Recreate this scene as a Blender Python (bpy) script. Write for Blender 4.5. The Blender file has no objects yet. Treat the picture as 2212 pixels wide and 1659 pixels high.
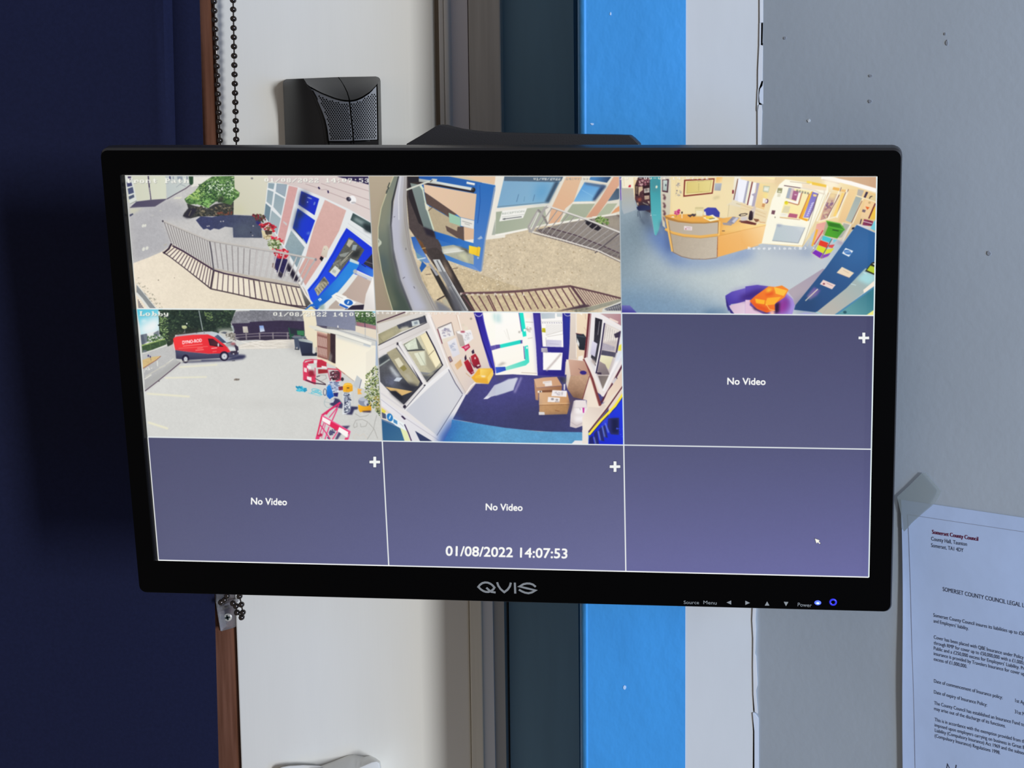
import bpy, bmesh, math, random
import numpy as np
from mathutils import Vector, Matrix

# ---------------------------------------------------------------- camera, world, lights, exposure
SC = bpy.context.scene
COL = SC.collection
EYE = 1.50                                   # eye height of the photographer
F_PX, PPX, PPY, PITCH = 2200.0, 1541.7, 525.6, math.radians(5.0)
cam_d = bpy.data.cameras.new('camera')
cam = bpy.data.objects.new('camera', cam_d)
COL.objects.link(cam)
cam.location = (0, 0, EYE)
cam.rotation_euler = (math.pi / 2 - PITCH, 0, 0)
cam_d.sensor_width = 36.0
cam_d.lens = F_PX / 2212.0 * 36.0
cam_d.shift_x = (1106 - PPX) / 2212.0        # the photograph is an off-centre crop
cam_d.shift_y = (PPY - 829.5) / 2212.0
cam_d.clip_start = 0.01
SC.camera = cam

wd = bpy.data.worlds.new('room_light')
SC.world = wd
wd.use_nodes = True
wd.node_tree.nodes['Background'].inputs[0].default_value = (1.0, 0.90, 0.83, 1)
wd.node_tree.nodes['Background'].inputs[1].default_value = 0.215

def area(name, loc, target, sx, sy, power, color):
    d = bpy.data.lights.new(name, 'AREA')
    d.shape = 'RECTANGLE'; d.size = sx; d.size_y = sy; d.energy = power; d.color = color
    o = bpy.data.objects.new(name, d)
    COL.objects.link(o)
    o.location = loc
    v = Vector(target) - Vector(loc)
    o.rotation_euler = v.to_track_quat('-Z', 'Y').to_euler()
    return o
area('window_daylight', (1.90, -1.58, EYE + 0.28), (-0.10, 0.75, EYE - 0.15), 0.22, 0.60, 78.0, (0.92, 0.96, 1.0))
area('blue_fill_light', (1.15, -0.38, EYE - 0.10), (0.30, 0.52, EYE - 0.20), 0.35, 0.9, 10.0, (0.14, 0.42, 1.0))  # added blue fill for the right-hand wall; no such window is known

SC.view_settings.view_transform = 'Standard'
SC.view_settings.look = 'None'
SC.view_settings.exposure = 0.0
SC.view_settings.gamma = 1.0
SC.view_settings.use_curve_mapping = False

# ---------------------------------------------------------------- helpers
CP, SP = math.cos(PITCH), math.sin(PITCH)
def ray(px, py):
    a, b = (px - PPX) / F_PX, (py - PPY) / F_PX
    return Vector((a, CP - b * SP, -SP - b * CP))
def at(px, py, Y):                           # the point at distance Y seen at a pixel of the photograph
    d = ray(px, py)
    return Vector((0, 0, EYE)) + d * (Y / d.y)
def at_plane(px, py, p0, n):
    d = ray(px, py); o = Vector((0, 0, EYE))
    return o + d * ((p0 - o).dot(n) / d.dot(n))

def lin(c):
    if isinstance(c, str):
        c = [int(c[i:i + 2], 16) / 255 for i in (0, 2, 4)]
    return tuple(x / 12.92 if x <= 0.04045 else ((x + 0.055) / 1.055) ** 2.4 for x in c)

MATS = {}
def mat(name, color, rough=0.5, spec=0.5, metal=0.0, bump=0.0, bscale=(60, 60, 60), vary=0.0, vscale=(8, 8, 8),
        color2=None, coat=0.0, trans=0.0, emit=None, estr=0.0, bdist=0.001, detail=4.0):
    m = bpy.data.materials.new(name); m.use_nodes = True
    nt = m.node_tree; b = nt.nodes['Principled BSDF']
    c = tuple(color) if not isinstance(color, str) else lin(color)
    b.inputs['Base Color'].default_value = (*c, 1)
    b.inputs['Roughness'].default_value = rough
    b.inputs['Specular IOR Level'].default_value = spec
    b.inputs['Metallic'].default_value = metal
    b.inputs['Coat Weight'].default_value = coat
    b.inputs['Transmission Weight'].default_value = trans
    if emit is not None:
        b.inputs['Emission Color'].default_value = (*emit, 1)
        b.inputs['Emission Strength'].default_value = estr
    tc = None
    def noise(scale, det):
        nonlocal tc
        if tc is None: tc = nt.nodes.new('ShaderNodeTexCoord')
        mp = nt.nodes.new('ShaderNodeMapping'); mp.inputs['Scale'].default_value = scale
        nt.links.new(tc.outputs['Object'], mp.inputs['Vector'])
        n = nt.nodes.new('ShaderNodeTexNoise'); n.inputs['Scale'].default_value = 1.0; n.inputs['Detail'].default_value = det
        nt.links.new(mp.outputs['Vector'], n.inputs['Vector'])
        return n
    if vary or color2 is not None:
        n = noise(vscale, detail)
        mx = nt.nodes.new('ShaderNodeMix'); mx.data_type = 'RGBA'
        c2 = (tuple(color2) if not isinstance(color2, str) else lin(color2)) if color2 is not None else tuple(min(1, x * (1 + vary)) for x in c)
        c1 = c if color2 is not None else tuple(x * (1 - vary) for x in c)
        mx.inputs['A'].default_value = (*c1, 1); mx.inputs['B'].default_value = (*c2, 1)
        rp = nt.nodes.new('ShaderNodeMapRange'); rp.inputs['From Min'].default_value = 0.32; rp.inputs['From Max'].default_value = 0.68
        nt.links.new(n.outputs['Fac'], rp.inputs['Value'])
        nt.links.new(rp.outputs['Result'], mx.inputs['Factor'])
        nt.links.new(mx.outputs['Result'], b.inputs['Base Color'])
    if bump:
        n2 = noise(bscale, detail)
        bp = nt.nodes.new('ShaderNodeBump'); bp.inputs['Strength'].default_value = bump; bp.inputs['Distance'].default_value = bdist
        nt.links.new(n2.outputs['Fac'], bp.inputs['Height'])
        nt.links.new(bp.outputs['Normal'], b.inputs['Normal'])
    MATS[name] = m
    return m

def obj(name, verts, faces, m, parent=None, smooth=False, bevel=0.0, bseg=2, normals=True, matrix=None):
    me = bpy.data.meshes.new(name)
    bm = bmesh.new()
    vs = [bm.verts.new(v) for v in verts]
    for f in faces:
        try: bm.faces.new([vs[i] for i in f])
        except ValueError: pass
    if normals: bmesh.ops.recalc_face_normals(bm, faces=bm.faces[:])
    if bevel:
        es = [e for e in bm.edges if len(e.link_faces) == 2 and e.calc_face_angle(0) > 0.5]
        bmesh.ops.bevel(bm, geom=es, offset=bevel, segments=bseg, affect='EDGES', profile=0.5, clamp_overlap=True)
    bm.to_mesh(me); bm.free()
    if smooth:
        for p in me.polygons: p.use_smooth = True
        try: me.set_sharp_from_angle(angle=math.radians(smooth if smooth is not True else 40))
        except Exception: pass
    if m is not None: me.materials.append(m)
    o = bpy.data.objects.new(name, me)
    COL.objects.link(o)
    if matrix is not None: o.matrix_world = matrix
    if parent is not None: o.parent = parent
    return o

def tag(o, label=None, cat=None, group=None, kind=None):
    if label: o['label'] = label
    if cat: o['category'] = cat
    if group: o['group'] = group
    if kind: o['kind'] = kind
    return o
def empty(name, matrix, label, cat, group=None):
    o = bpy.data.objects.new(name, None); COL.objects.link(o)
    o.empty_display_size = 0.02
    o.matrix_world = matrix
    return tag(o, label, cat, group)

def prism(front, back):                      # two outlines of equal length -> closed solid
    n = len(front)
    v = list(front) + list(back)
    f = [tuple(range(n)), tuple(range(2 * n - 1, n - 1, -1))]
    f += [(i, i + n, (i + 1) % n + n, (i + 1) % n) for i in range(n)]
    return v, f
def slab(name, pts, Y, thick, m, kind=None, bevel=0.0, parent=None, bseg=2, smooth=False):   # outline given by pixels, standing at distance Y
    fr = [at(x, y, Y) for x, y in pts]
    bk = [p + Vector((0, thick, 0)) for p in fr]
    v, f = prism(fr, bk)
    o = obj(name, v, f, m, parent, bevel=bevel, bseg=bseg, smooth=smooth)
    if kind: o['kind'] = kind
    return o
YT, YB = -800.0, 2500.0
def ex(x0, x1, y):                           # edge through (x0, 0) and (x1, 1659)
    return x0 + (x1 - x0) * y / 1659.0
def strip(name, l0, l1, r0, r1, Y, thick, m, y0=YT, y1=YB, bevel=0.0, bseg=2, smooth=False):
    return slab(name, [(ex(l0, l1, y0), y0), (ex(r0, r1, y0), y0), (ex(r0, r1, y1), y1), (ex(l0, l1, y1), y1)], Y, thick, m, 'structure', bevel, bseg=bseg, smooth=smooth)

def text_edges(s):                           # outline of a string in the built-in typeface: verts (2D), boundary edges, faces
    cu = bpy.data.curves.new('t', 'FONT'); cu.body = s; cu.size = 1.0; cu.resolution_u = 3
    o = bpy.data.objects.new('t', cu); COL.objects.link(o)
    me = bpy.data.meshes.new_from_object(o)
    bm = bmesh.new(); bm.from_mesh(me)
    bmesh.ops.remove_doubles(bm, verts=bm.verts[:], dist=1e-5)
    bm.verts.index_update()
    V = [(v.co.x, v.co.y) for v in bm.verts]
    E = [(e.verts[0].index, e.verts[1].index) for e in bm.edges if len(e.link_faces) == 1]
    Fc = [[v.index for v in f.verts] for f in bm.faces]
    bm.free(); bpy.data.objects.remove(o); bpy.data.meshes.remove(me); bpy.data.curves.remove(cu)
    xs = [v[0] for v in V]
    x0, x1 = min(xs), max(xs)
    return [((x - x0) / (x1 - x0), y) for x, y in V], E, Fc
CAPH = 0.69                                  # cap height of the built-in typeface at size 1

# ---------------------------------------------------------------- the setting
white_post = mat('cream_gloss_paint', (0.82, 0.80, 0.745), 0.45, 0.4, bump=0.08, bscale=(420, 420, 14), vary=0.014, vscale=(40, 40, 6), bdist=0.0006)
white_wall = mat('white_wall_paint', (0.555, 0.565, 0.565), 0.6, 0.3, bump=0.1, bscale=(120, 120, 60), vary=0.03, vscale=(20, 20, 9))
grey_wall = mat('blue_grey_wall_paint', (0.43, 0.485, 0.54), 0.6, 0.35, bump=0.12, bscale=(220, 220, 220), vary=0.05, vscale=(9, 9, 7), bdist=0.0008)
blue_paint = mat('bright_blue_paint', (0.048, 0.29, 0.66), 0.38, 0.4, bump=0.35, bscale=(150, 150, 110), vary=0.06, vscale=(30, 30, 14), bdist=0.0012, detail=2.0)
grey_frame = mat('grey_frame_paint', (0.80, 0.77, 0.82), 0.5, 0.3)
warm_frame = mat('warm_grey_frame_paint', (0.60, 0.57, 0.53), 0.6, 0.2, vary=0.08, vscale=(200, 200, 8))
taupe = mat('brown_groove', (0.30, 0.25, 0.20), 0.8, 0.1)
shade_white = mat('off_white_frame_paint', (0.80, 0.80, 0.80), 0.5, 0.4)
cream_strip = mat('yellowed_cream_paint', (0.84, 0.80, 0.70), 0.5, 0.3, vary=0.06, vscale=(150, 150, 6))
bluegrey_frame = mat('blue_grey_frame_paint', (0.74, 0.76, 0.80), 0.5, 0.3)
dark_frame = mat('dark_grey_frame_paint', (0.46, 0.46, 0.45), 0.6, 0.2)
teal = mat('dark_teal_paint', (0.16, 0.30, 0.41), 0.55, 0.4, vary=0.1, vscale=(30, 30, 4))
void = mat('dark_gap', (0.006, 0.006, 0.007), 0.9, 0.0)
wood = mat('varnished_brown_wood', (0.135, 0.053, 0.030), 0.45, 0.4, color2=(0.215, 0.093, 0.058), vscale=(260, 260, 14), bump=0.2, bscale=(500, 500, 20), detail=6)

YW, YC = 0.800, 0.640                        # front of the white post, front of the blue and white pier
# dark backing behind the joints
slab('wall_back', [(-2000, -900), (1700, -900), (1700, 2600), (-2000, 2600)], 0.90, 0.02, void, 'structure')
# painted post between the windows; its right edge steps out behind the screen
def xe(y): return ex(459, 520, y)
slab('trim_1', [(xe(YT), YT), (934 + YT * .0165, YT), (934 + 800 * .0165, 800), (1003.5, 800), (1011 + 1200 * .0165, YB), (xe(YB), YB)], YW, 0.05, white_post, 'structure', bevel=0.0016, bseg=3)
strip('trim_2', 400, 440, 458.6, 519.6, YW + 0.005, 0.045, wood)
# upper window frame, seen above the screen
strip('trim_3', 930, 957, 947, 974, YW + 0.006, 0.03, taupe, y1=800)  # darker brown strip set back in the groove
strip('trim_4', 946, 973, 956.5, 983, YW - 0.001, 0.03, shade_white, y1=800, bevel=0.0012)
strip('trim_5', 957, 984, 969, 995, YW - 0.003, 0.03, shade_white, y1=800, bevel=0.0016, bseg=3)
strip('trim_6', 967, 994, 1009, 1034, YW + 0.004, 0.03, grey_frame, y1=800)
strip('trim_7', 1010.5, 1035, 1080, 1103, YW + 0.003, 0.03, warm_frame, y1=800, bevel=0.001)
# lower window frame, seen below the screen
strip('trim_8', 993, 1019, 1020.5, 1045.5, YW - 0.002, 0.03, cream_strip, y0=800, bevel=0.0008)
strip('trim_9', 1015, 1040, 1042, 1070, YW + 0.001, 0.03, bluegrey_frame, y0=800)
strip('trim_10', 1041, 1069, 1069, 1094, YW + 0.004, 0.03, dark_frame, y0=800)
# dark panel at the back of the recess
strip('trim_11', 1085, 1103, 1238.5, 1252, YW + 0.012, 0.02, teal)
strip('trim_14', 1228, 1242, 1330, 1335, YW + 0.034, 0.01, teal)
# pier: blue painted board with a rounded edge, white plaster beside it
strip('wall_pier', 1481.7, 1480.2, 1641, 1626, YC + 0.0006, 0.20, white_wall)
prof = [(1247.5, 1254, .19), (1247.5, 1254, .010), (1248.2, 1254.6, .0045), (1250.5, 1256.5, .0016), (1254.5, 1260, .0003), (1259.5, 1264.5, -.0007), (1262, 1267, -.0008), (1266, 1270.5, 0), (1300, 1304, 0), (1481.6, 1480.1, 0), (1481.6, 1480.1, .19)]
v, f, nr = [], [], 12
for k in range(nr):
    yy = YT + (YB - YT) * k / (nr - 1)
    v += [at(ex(a, b, yy), yy, YC + d) if d < .1 else at(ex(a, b, yy), yy, YC) + Vector((0, d, 0)) for a, b, d in prof]
n = len(prof)
for k in range(nr - 1):
    for i in range(n): f.append((k * n + i, k * n + (i + 1) % n, (k + 1) * n + (i + 1) % n, (k + 1) * n + i))
f += [tuple(range(n)), tuple(range((nr - 1) * n, nr * n))]
tag(obj('trim_12', v, f, blue_paint, smooth=35), kind='structure')

# right-hand wall: turns towards the viewer from the cracked corner
PHI = math.radians(30)
WN = Vector((-math.sin(PHI), -math.cos(PHI), 0))
WP = at(1644, 800, YC)
WU = Vector((math.cos(PHI), -math.sin(PHI), 0))
def wallp(px, py, off=0.0): return at_plane(px, py, WP + WN * off, WN)
le = [(1647 - .0085 * y, y) for y in (YT, 0)] + [(1646.5, 48), (1648.3, 50), (1648.3, 96), (1645.8, 99), (1645.2, 174), (1648.2, 176), (1646, 186), (1641, 193), (1639.8, 206), (1640.6, 220), (1645.4, 225), (1644.5, 240), (1641, 500), (1632, 1290), (1631.6, 1420), (1633, 1535), (1629.3, 1552), (1630, 1580), (1630, 1659), (1624, YB)]
fr = [wallp(x, y) for x, y in le]
fr = fr + [fr[-1] + WU * 1.1, fr[0] + WU * 1.1]
v, f = prism(fr, [p - WN * 0.02 for p in fr])
tag(obj('wall_right', v, f, grey_wall), kind='structure')

# flaking filler along the cracked corner
filler = mat('old_white_filler', (0.56, 0.57, 0.585), 0.6, 0.3, vary=0.06, vscale=(90, 90, 30))
lip = mat('grey_paint_edge', (0.52, 0.56, 0.62), 0.6, 0.3)
fl = empty('corner_filler', Matrix.Translation(at(1640, 300, YC - .001)), 'cracked strip of old white filler in the corner between white pier and grey wall', 'filler')
def piece(name, pts, d, m, t=0.004):
    o = slab(name, pts, YC - d, t, m, bevel=0.00015)
    o.parent = fl; o.matrix_parent_inverse = fl.matrix_world.inverted()
bpy.context.view_layer.update()
piece('filler_flake', [(1640.5, -300), (1648.5, -300), (1648.4, 48.5), (1641, 49)], .0005, filler)
piece('filler_flake', [(1640.7, 49), (1644.2, 49), (1643.5, 97), (1640, 97)], .0005, filler)
piece('filler_flake', [(1640, 97), (1644, 97), (1648, 99), (1647.6, 140), (1647.2, 174.5), (1645, 175), (1640, 190), (1637.2, 196), (1637.5, 150)], .0005, filler)
piece('filler_flake', [(1639, 226), (1645, 226.5), (1646.6, 240), (1645, 290), (1643, 340), (1639, 600), (1633, 600), (1636.6, 320), (1636.4, 240)], .0005, filler)
piece('filler_flake', [(1636.6, 192), (1638.4, 192), (1636.8, 223), (1635.2, 240), (1634.9, 236)], .0004, filler)
piece('paint_lip', [(1648.2, 50), (1652.8, 50), (1652.4, 96), (1649, 97), (1647.4, 92)], .0002, lip)
piece('paint_lip', [(1648.4, 175.5), (1651, 176), (1650, 226), (1645.6, 224.5), (1640.6, 221), (1639.6, 206), (1641.8, 192), (1647, 185)], .0004, lip)
piece('filler_flake', [(1631, 900), (1639, 900), (1633.4, 1310), (1632, 1340), (1633, 1360), (1631.3, 1415), (1633.6, 1420), (1636.4, 1480), (1633, 1492), (1637, 1542), (1630, 1538), (1627.4, 1500), (1626.5, 1440), (1627, 1380), (1624.8, 1340), (1626, 1310)], .0005, filler)
piece('paint_lip', [(1625.8, 1540), (1629, 1540), (1638.6, 1552), (1639, 1660), (1631, YB), (1626, YB), (1629.6, 1660), (1629.4, 1580)], .0005, lip)
slab('trim_13', [(1630, -850), (1662, -850), (1650, 2550), (1618, 2550)], YC + 0.0035, 0.004, void, 'structure')

# small knocks and chips in the paint
chip = mat('chip_pale', (0.75, 0.78, 0.80), 0.6, 0.2); chipd = mat('chip_dark', (0.30, 0.33, 0.38), 0.7, 0.2); chipb = mat('chip_on_blue', (0.45, 0.62, 0.85), 0.6, 0.2)
def blob(name, c, rx, ry, m, n=9, seed=0, wall=False, parent_kind='stuff'):
    rnd = random.Random(seed); pts = []
    for i in range(n):
        a = 2 * math.pi * i / n; k = rnd.uniform(.65, 1.15)
        pts.append((c[0] + rx * k * math.cos(a), c[1] + ry * k * math.sin(a)))
    if wall: fr = [wallp(x, y, .0003) for x, y in pts]; bk = [p - WN * .0006 for p in fr]
    else: fr = [at(x, y, YC - .0003) for x, y in pts]; bk = [p + Vector((0, .0006, 0)) for p in fr]
    v, f = prism(fr, bk)
    return v, f
def blobs(name, items, m, wall, parent):
    for i, it in enumerate(items):
        v, f = blob(name, it[:2], it[2], it[3], m, seed=i + int(it[0]), wall=wall)
        o = obj(name, v, f, m, bpy.data.objects[parent])
blobs('paint_chip', [(1747, 261, 3, 4)], chip, True, 'wall_right')
blobs('paint_mark', [(1696, 82, 3, 4), (2042, 73, 2, 3), (2046, 92, 3, 6), (2136, 547, 5, 5), (1881, 164, 4, 3), (1880, 219, 4, 4), (1861, 647, 2, 2)], chipd, True, 'wall_right')
blobs('paint_chip', [(1279, 268, 4, 3), (1350, 1485, 4, 5), (1319, 30, 2, 4)], chipb, False, 'trim_12')

# ---------------------------------------------------------------- monitor (local frame: x right, y up, z towards the viewer, origin at the centre of the picture)
MON = Matrix(((0.99833, -0.00303, -0.05774, -0.12399), (-0.05782, -0.05733, -0.99668, 0.5817), (-0.00029, 0.99835, -0.05741, -0.1294 + EYE), (0, 0, 0, 1)))
_M3 = MON.to_3x3().normalized()
MON = Matrix.Translation(MON.translation) @ _M3.to_4x4()
MINV = MON.inverted()
def mloc(px, py, z=0.0):                     # pixel -> point of the monitor's own plane at height z
    n = _M3.col[2]
    return MINV @ at_plane(px, py, MON.translation + n * z, n)

black_front = mat('black_plastic', (0.0010, 0.0010, 0.0012), 0.35, 0.06)
black_edge = mat('black_satin_plastic', (0.020, 0.020, 0.022), 0.33, 0.55)
black_tex = mat('black_textured_plastic', (0.022, 0.021, 0.023), 0.5, 0.4, bump=0.4, bscale=(1500, 1500, 1500), bdist=0.0003)
print_grey = mat('grey_print', (0.30, 0.31, 0.30), 0.6, 0.2)
logo_grey = mat('silver_print', (0.26, 0.265, 0.26), 0.5, 0.3)

mon = empty('monitor', MON, 'black wide flat screen showing a grid of camera pictures on the wall arm', 'monitor')
def mobj(name, v, f, m, **k):
    return obj(name, v, f, m, mon, **k)
def rrect(x0, y0, x1, y1, r, z, n=6):
    p = []
    for cx, cy, a0 in ((x1 - r, y1 - r, 0), (x0 + r, y1 - r, 90), (x0 + r, y0 + r, 180), (x1 - r, y0 + r, 270)):
        for i in range(n + 1):
            a = math.radians(a0 + 90 * i / n)
            p.append((cx + r * math.cos(a), cy + r * math.sin(a), z))
    return p
mm = 0.001
FZ = 4.6 * mm
IN = (-214.3 * mm, -115.3 * mm, 214.6 * mm, 118.2 * mm)
OUT = (-226.2 * mm, -136.6 * mm, 228.2 * mm, 134.6 * mm)
loops = [rrect(-.2150, -.11765, .2151, .11775, .0003, -.0003),
         rrect(*IN, .0008, FZ - .0004), rrect(IN[0] - .0005, IN[1] - .0005, IN[2] + .0005, IN[3] + .0005, .001, FZ),
         rrect(OUT[0] + .001, OUT[1] + .001, OUT[2] - .0012, OUT[3] - .0026, .0042, FZ),
         rrect(OUT[0] + .0005, OUT[1] + .0004, OUT[2] - .0004, OUT[3] - .0012, .0046, FZ - .0009),
         rrect(*OUT, .005, FZ - .0045), rrect(*OUT, .005, FZ - .0105), rrect(OUT[0] + .001, OUT[1] + .001, OUT[2] - .001, OUT[3] - .001, .005, FZ - .011)]
def loop_mesh(ls):
    n = len(ls[0]); v = [p for l in ls for p in l]; f = []
    for k in range(len(ls) - 1):
        for i in range(n):
            j = (i + 1) % n
            f.append((k * n + i, k * n + j, (k + 1) * n + j, (k + 1) * n + i))
    return v, f
v, f = loop_mesh(loops[:4]); mobj('bezel', v, f, black_front, smooth=30)
v, f = loop_mesh(loops[3:]); mobj('bezel_edge', v, f, black_edge, smooth=35)
# back shell and the raised housing behind it
ls = [rrect(OUT[0] + .001, OUT[1] + .001, OUT[2] - .001, OUT[3] - .001, .005, FZ - .011), rrect(OUT[0] + .003, OUT[1] + .003, OUT[2] - .003, OUT[3] - .003, .006, FZ - .016), rrect(OUT[0] + .05, OUT[1] + .04, OUT[2] - .05, OUT[3] - .03, .01, FZ - .030)]
v, f = loop_mesh(ls); n = len(ls[0]); f.append(tuple(range(2 * n, 3 * n)))
mobj('back_shell', v, f, black_tex, smooth=35)
HZ = -.030
hp = [(877, 311), (912, 290.5), (940, 273), (948, 269.5), (958, 270.5), (971, 274), (990, 278.4), (1012, 281.6), (1042, 285.2), (1088, 287.2), (1176, 288.6), (1255, 290.2), (1330, 291.2), (1360, 292.2), (1369, 299), (1381, 311), (1381, 560), (877, 560)]
fr = [mloc(x, y, HZ) for x, y in hp]
bk = [Vector((p.x * .97, p.y - .004, HZ - .013)) for p in fr]
mid = [Vector((p.x, p.y, HZ - .009)) for p in fr]
n = len(fr); v = fr + mid + bk; f = [tuple(range(n)), tuple(range(2 * n, 3 * n))]
for k in range(2):
    f += [(k * n + i, k * n + (i + 1) % n, (k + 1) * n + (i + 1) % n, (k + 1) * n + i) for i in range(n)]
mobj('rear_housing', v, f, black_tex, bevel=.0006)
# lettering and marks on the lower frame
def mtext(name, s, p0, p1, caph, m, z=FZ + .00008):
    V, E, Fc = text_edges(s)
    a, b = mloc(*p0, FZ), mloc(*p1, FZ)
    u = b - a; h = Vector((-u.y, u.x, 0)).normalized() * caph / CAPH
    return mobj(name, [a + u * x + h * y + Vector((0, 0, z - a.z)) for x, y in V], Fc, m, normals=False)
mtext('button_label', 'Source', (1477, 1304.5), (1510, 1305), .0021, print_grey)
mtext('button_label', 'Menu', (1519.5, 1304.8), (1548, 1306), .0022, print_grey)
mtext('button_label', 'Power', (1723, 1309.5), (1753, 1311.5), .0023, print_grey)
for tri in ([(1569.5, 1301.3), (1579.5, 1297), (1579.5, 1305.8)], [(1610, 1297.6), (1620, 1302.2), (1610, 1306.6)], [(1652, 1308), (1662, 1308), (1657, 1299)], [(1693, 1299.8), (1703, 1300.3), (1697.8, 1309.3)]):
    v, f = prism([mloc(x, y, FZ) + Vector((0, 0, .0001)) for x, y in tri], [mloc(x, y, FZ) - Vector((0, 0, .0001)) for x, y in tri])
    mobj('button_arrow', v, f, print_grey)
def ribbon(pts, w, close=False):
    P = [Vector((p.x, p.y, 0)) for p in pts]; n = len(P); L, R = [], []
    for i in range(n):
        a = P[(i - 1) % n] if (close or i) else P[i]; b = P[(i + 1) % n] if (close or i < n - 1) else P[i]
        t1 = (P[i] - a).normalized() if (P[i] - a).length else (b - P[i]).normalized()
        t2 = (b - P[i]).normalized() if (b - P[i]).length else t1
        t = (t1 + t2).normalized(); nn = Vector((-t.y, t.x, 0)); c = max(.45, nn.dot(Vector((-t1.y, t1.x, 0))))
        L.append(P[i] + nn * w / 2 / c); R.append(P[i] - nn * w / 2 / c)
    f = [(i, i + 1, n + i + 1, n + i) for i in range(n - 1)]
    if close: f.append((n - 1, 0, n, 2 * n - 1))
    return L + R, f
def logo(strokes):
    V, Fs = [], []
    for k, (pts, close) in enumerate(strokes):
        q = [mloc(980 + x / 9.217, 1230 + y / 9.217, FZ) for x, y in pts]
        v, f = ribbon(q, .00125, close); b = len(V)
        V += [Vector((p.x, p.y, FZ + .0001 + k * .00001)) for p in v]; Fs += [tuple(b + i for i in ff) for ff in f]
    return mobj('brand_lettering', V, Fs, logo_grey, normals=False)
logo([([(492, 348), (525, 305), (570, 272), (625, 258), (680, 262), (735, 285), (780, 320), (812, 358), (790, 395), (745, 430), (690, 448), (640, 445), (590, 428), (540, 395)], True),
      ([(652, 362), (700, 408), (750, 445), (836, 458)], False),
      ([(866, 254), (890, 325), (935, 390), (1008, 452), (1075, 400), (1120, 335), (1140, 262)], False),
      ([(1219, 262), (1227, 478)], False),
      ([(1635, 345), (1580, 300), (1520, 280), (1455, 278), (1390, 292), (1312, 338), (1450, 372), (1630, 415), (1560, 455), (1490, 472), (1420, 460), (1360, 435), (1300, 400)], False)])
# lit power lamp and ring beside it, whose glow stands in for the lamp's reflection
led = mat('blue_lamp', (0.05, 0.08, 0.8), 0.3, 0.5, emit=(0.06, 0.10, 1.0), estr=2.2)
ledc = mat('blue_lamp_core', (0.3, 0.5, 1.0), 0.3, 0.5, emit=(0.40, 0.62, 1.0), estr=1.8)
ringm = mat('blue_reflection_ring', (0.03, 0.03, 0.5), 0.3, 0.5, emit=(0.02, 0.025, 0.55), estr=0.7)
def disc(c, rx, ry, z0, z1, k=.6, n=20):
    a = [(c.x + rx * math.cos(t * 2 * math.pi / n), c.y + ry * math.sin(t * 2 * math.pi / n), z0) for t in range(n)]
    b = [(c.x + k * rx * math.cos(t * 2 * math.pi / n), c.y + k * ry * math.sin(t * 2 * math.pi / n), z1) for t in range(n)]
    v, f = loop_mesh([a, b]); f.append(tuple(range(n, 2 * n)))
    return v, f
c = mloc(1766.5, 1302, FZ)
v, f = disc(c, .0021, .0015, FZ - .0002, FZ + .0006, .75); lamp = mobj('power_lamp', v, f, led)
v, f = disc(c, .0009, .0006, FZ + .0006, FZ + .0009); obj('lamp_core', v, f, ledc, lamp)
c = mloc(1799.5, 1300.5, FZ)
n = 24; R = []
for rx, z in ((.0023, -.0002), (.0022, .0004), (.0017, .0006), (.0012, .0003)):
    R.append([(c.x + rx * math.cos(t * 2 * math.pi / n), c.y + rx * .95 * math.sin(t * 2 * math.pi / n), FZ + z) for t in range(n)])
v, f = loop_mesh(R); ring = mobj('power_button', v, f, ringm, smooth=60)
v, f = disc(c, .0012, .00115, FZ + .0003, FZ + .0001, .8); obj('button_centre', v, f, black_front, ring)

# ---------------------------------------------------------------- wall arm carrying the monitor
arm_dark = mat('black_bracket_plastic', (0.013, 0.013, 0.014), 0.42, 0.35, bump=0.15, bscale=(900, 900, 900), bdist=0.0003)
groove_m = mat('black_groove', (0.003, 0.003, 0.003), 0.9, 0.0)
panel_m = mat('dark_grey_panel', (0.115, 0.12, 0.135), 0.42, 0.7)
def bz(x, y): return 590 + x / 8.508, 140 + y / 8.508
br = empty('wall_bracket', Matrix.Translation(at(720, 240, YW - .001)), 'black plastic wall bracket with a dimpled cover screwed to the cream post above the screen', 'bracket')
bpy.context.view_layer.update()
BI = br.matrix_world.inverted()
def bobj(name, v, f, m, parent=None, **k):
    o = obj(name, v, f, m, None, **k)
    o.parent = parent or br; o.matrix_parent_inverse = (BI if parent is None else (br.matrix_world).inverted())
    return o
def resample(pts, n):
    P = [Vector((x, y, 0)) for x, y in pts]; d = [0]
    for a, b in zip(P, P[1:]): d.append(d[-1] + (b - a).length)
    out = []
    for i in range(n):
        s = d[-1] * i / (n - 1); k = 0
        while k < len(d) - 2 and d[k + 1] < s: k += 1
        q = P[k].lerp(P[k + 1], (s - d[k]) / max(1e-9, d[k + 1] - d[k])); out.append((q.x, q.y))
    return out
def loft(A, YA, B, YB_, n=14, m=6, bulge=0.0):
    a, b = resample(A, n), resample(B, n); v, f = [], []
    for i in range(n):
        for j in range(m):
            t = j / (m - 1); x = a[i][0] * (1 - t) + b[i][0] * t; y = a[i][1] * (1 - t) + b[i][1] * t
            Y = YA * (1 - t) + YB_ * t - bulge * math.sin(math.pi * t)
            v.append(at(*bz(x, y), Y))
    for i in range(n - 1):
        for j in range(m - 1):
            f.append((i * m + j, i * m + j + 1, (i + 1) * m + j + 1, (i + 1) * m + j))
    return v, f
YO, YF = YW - .010, YW - .046
outl = [(178, 330), (192, 292), (245, 263), (700, 245), (1200, 225), (1880, 213), (1940, 226), (1972, 270), (1985, 800), (1998, 1450), (2010, 2300), (235, 2300), (222, 1450)]
v, f = prism([at(*bz(x, y), YO) for x, y in outl], [at(*bz(x, y), YW) for x, y in outl])
bobj('back_plate', v, f, arm_dark, bevel=.0012)
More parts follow.
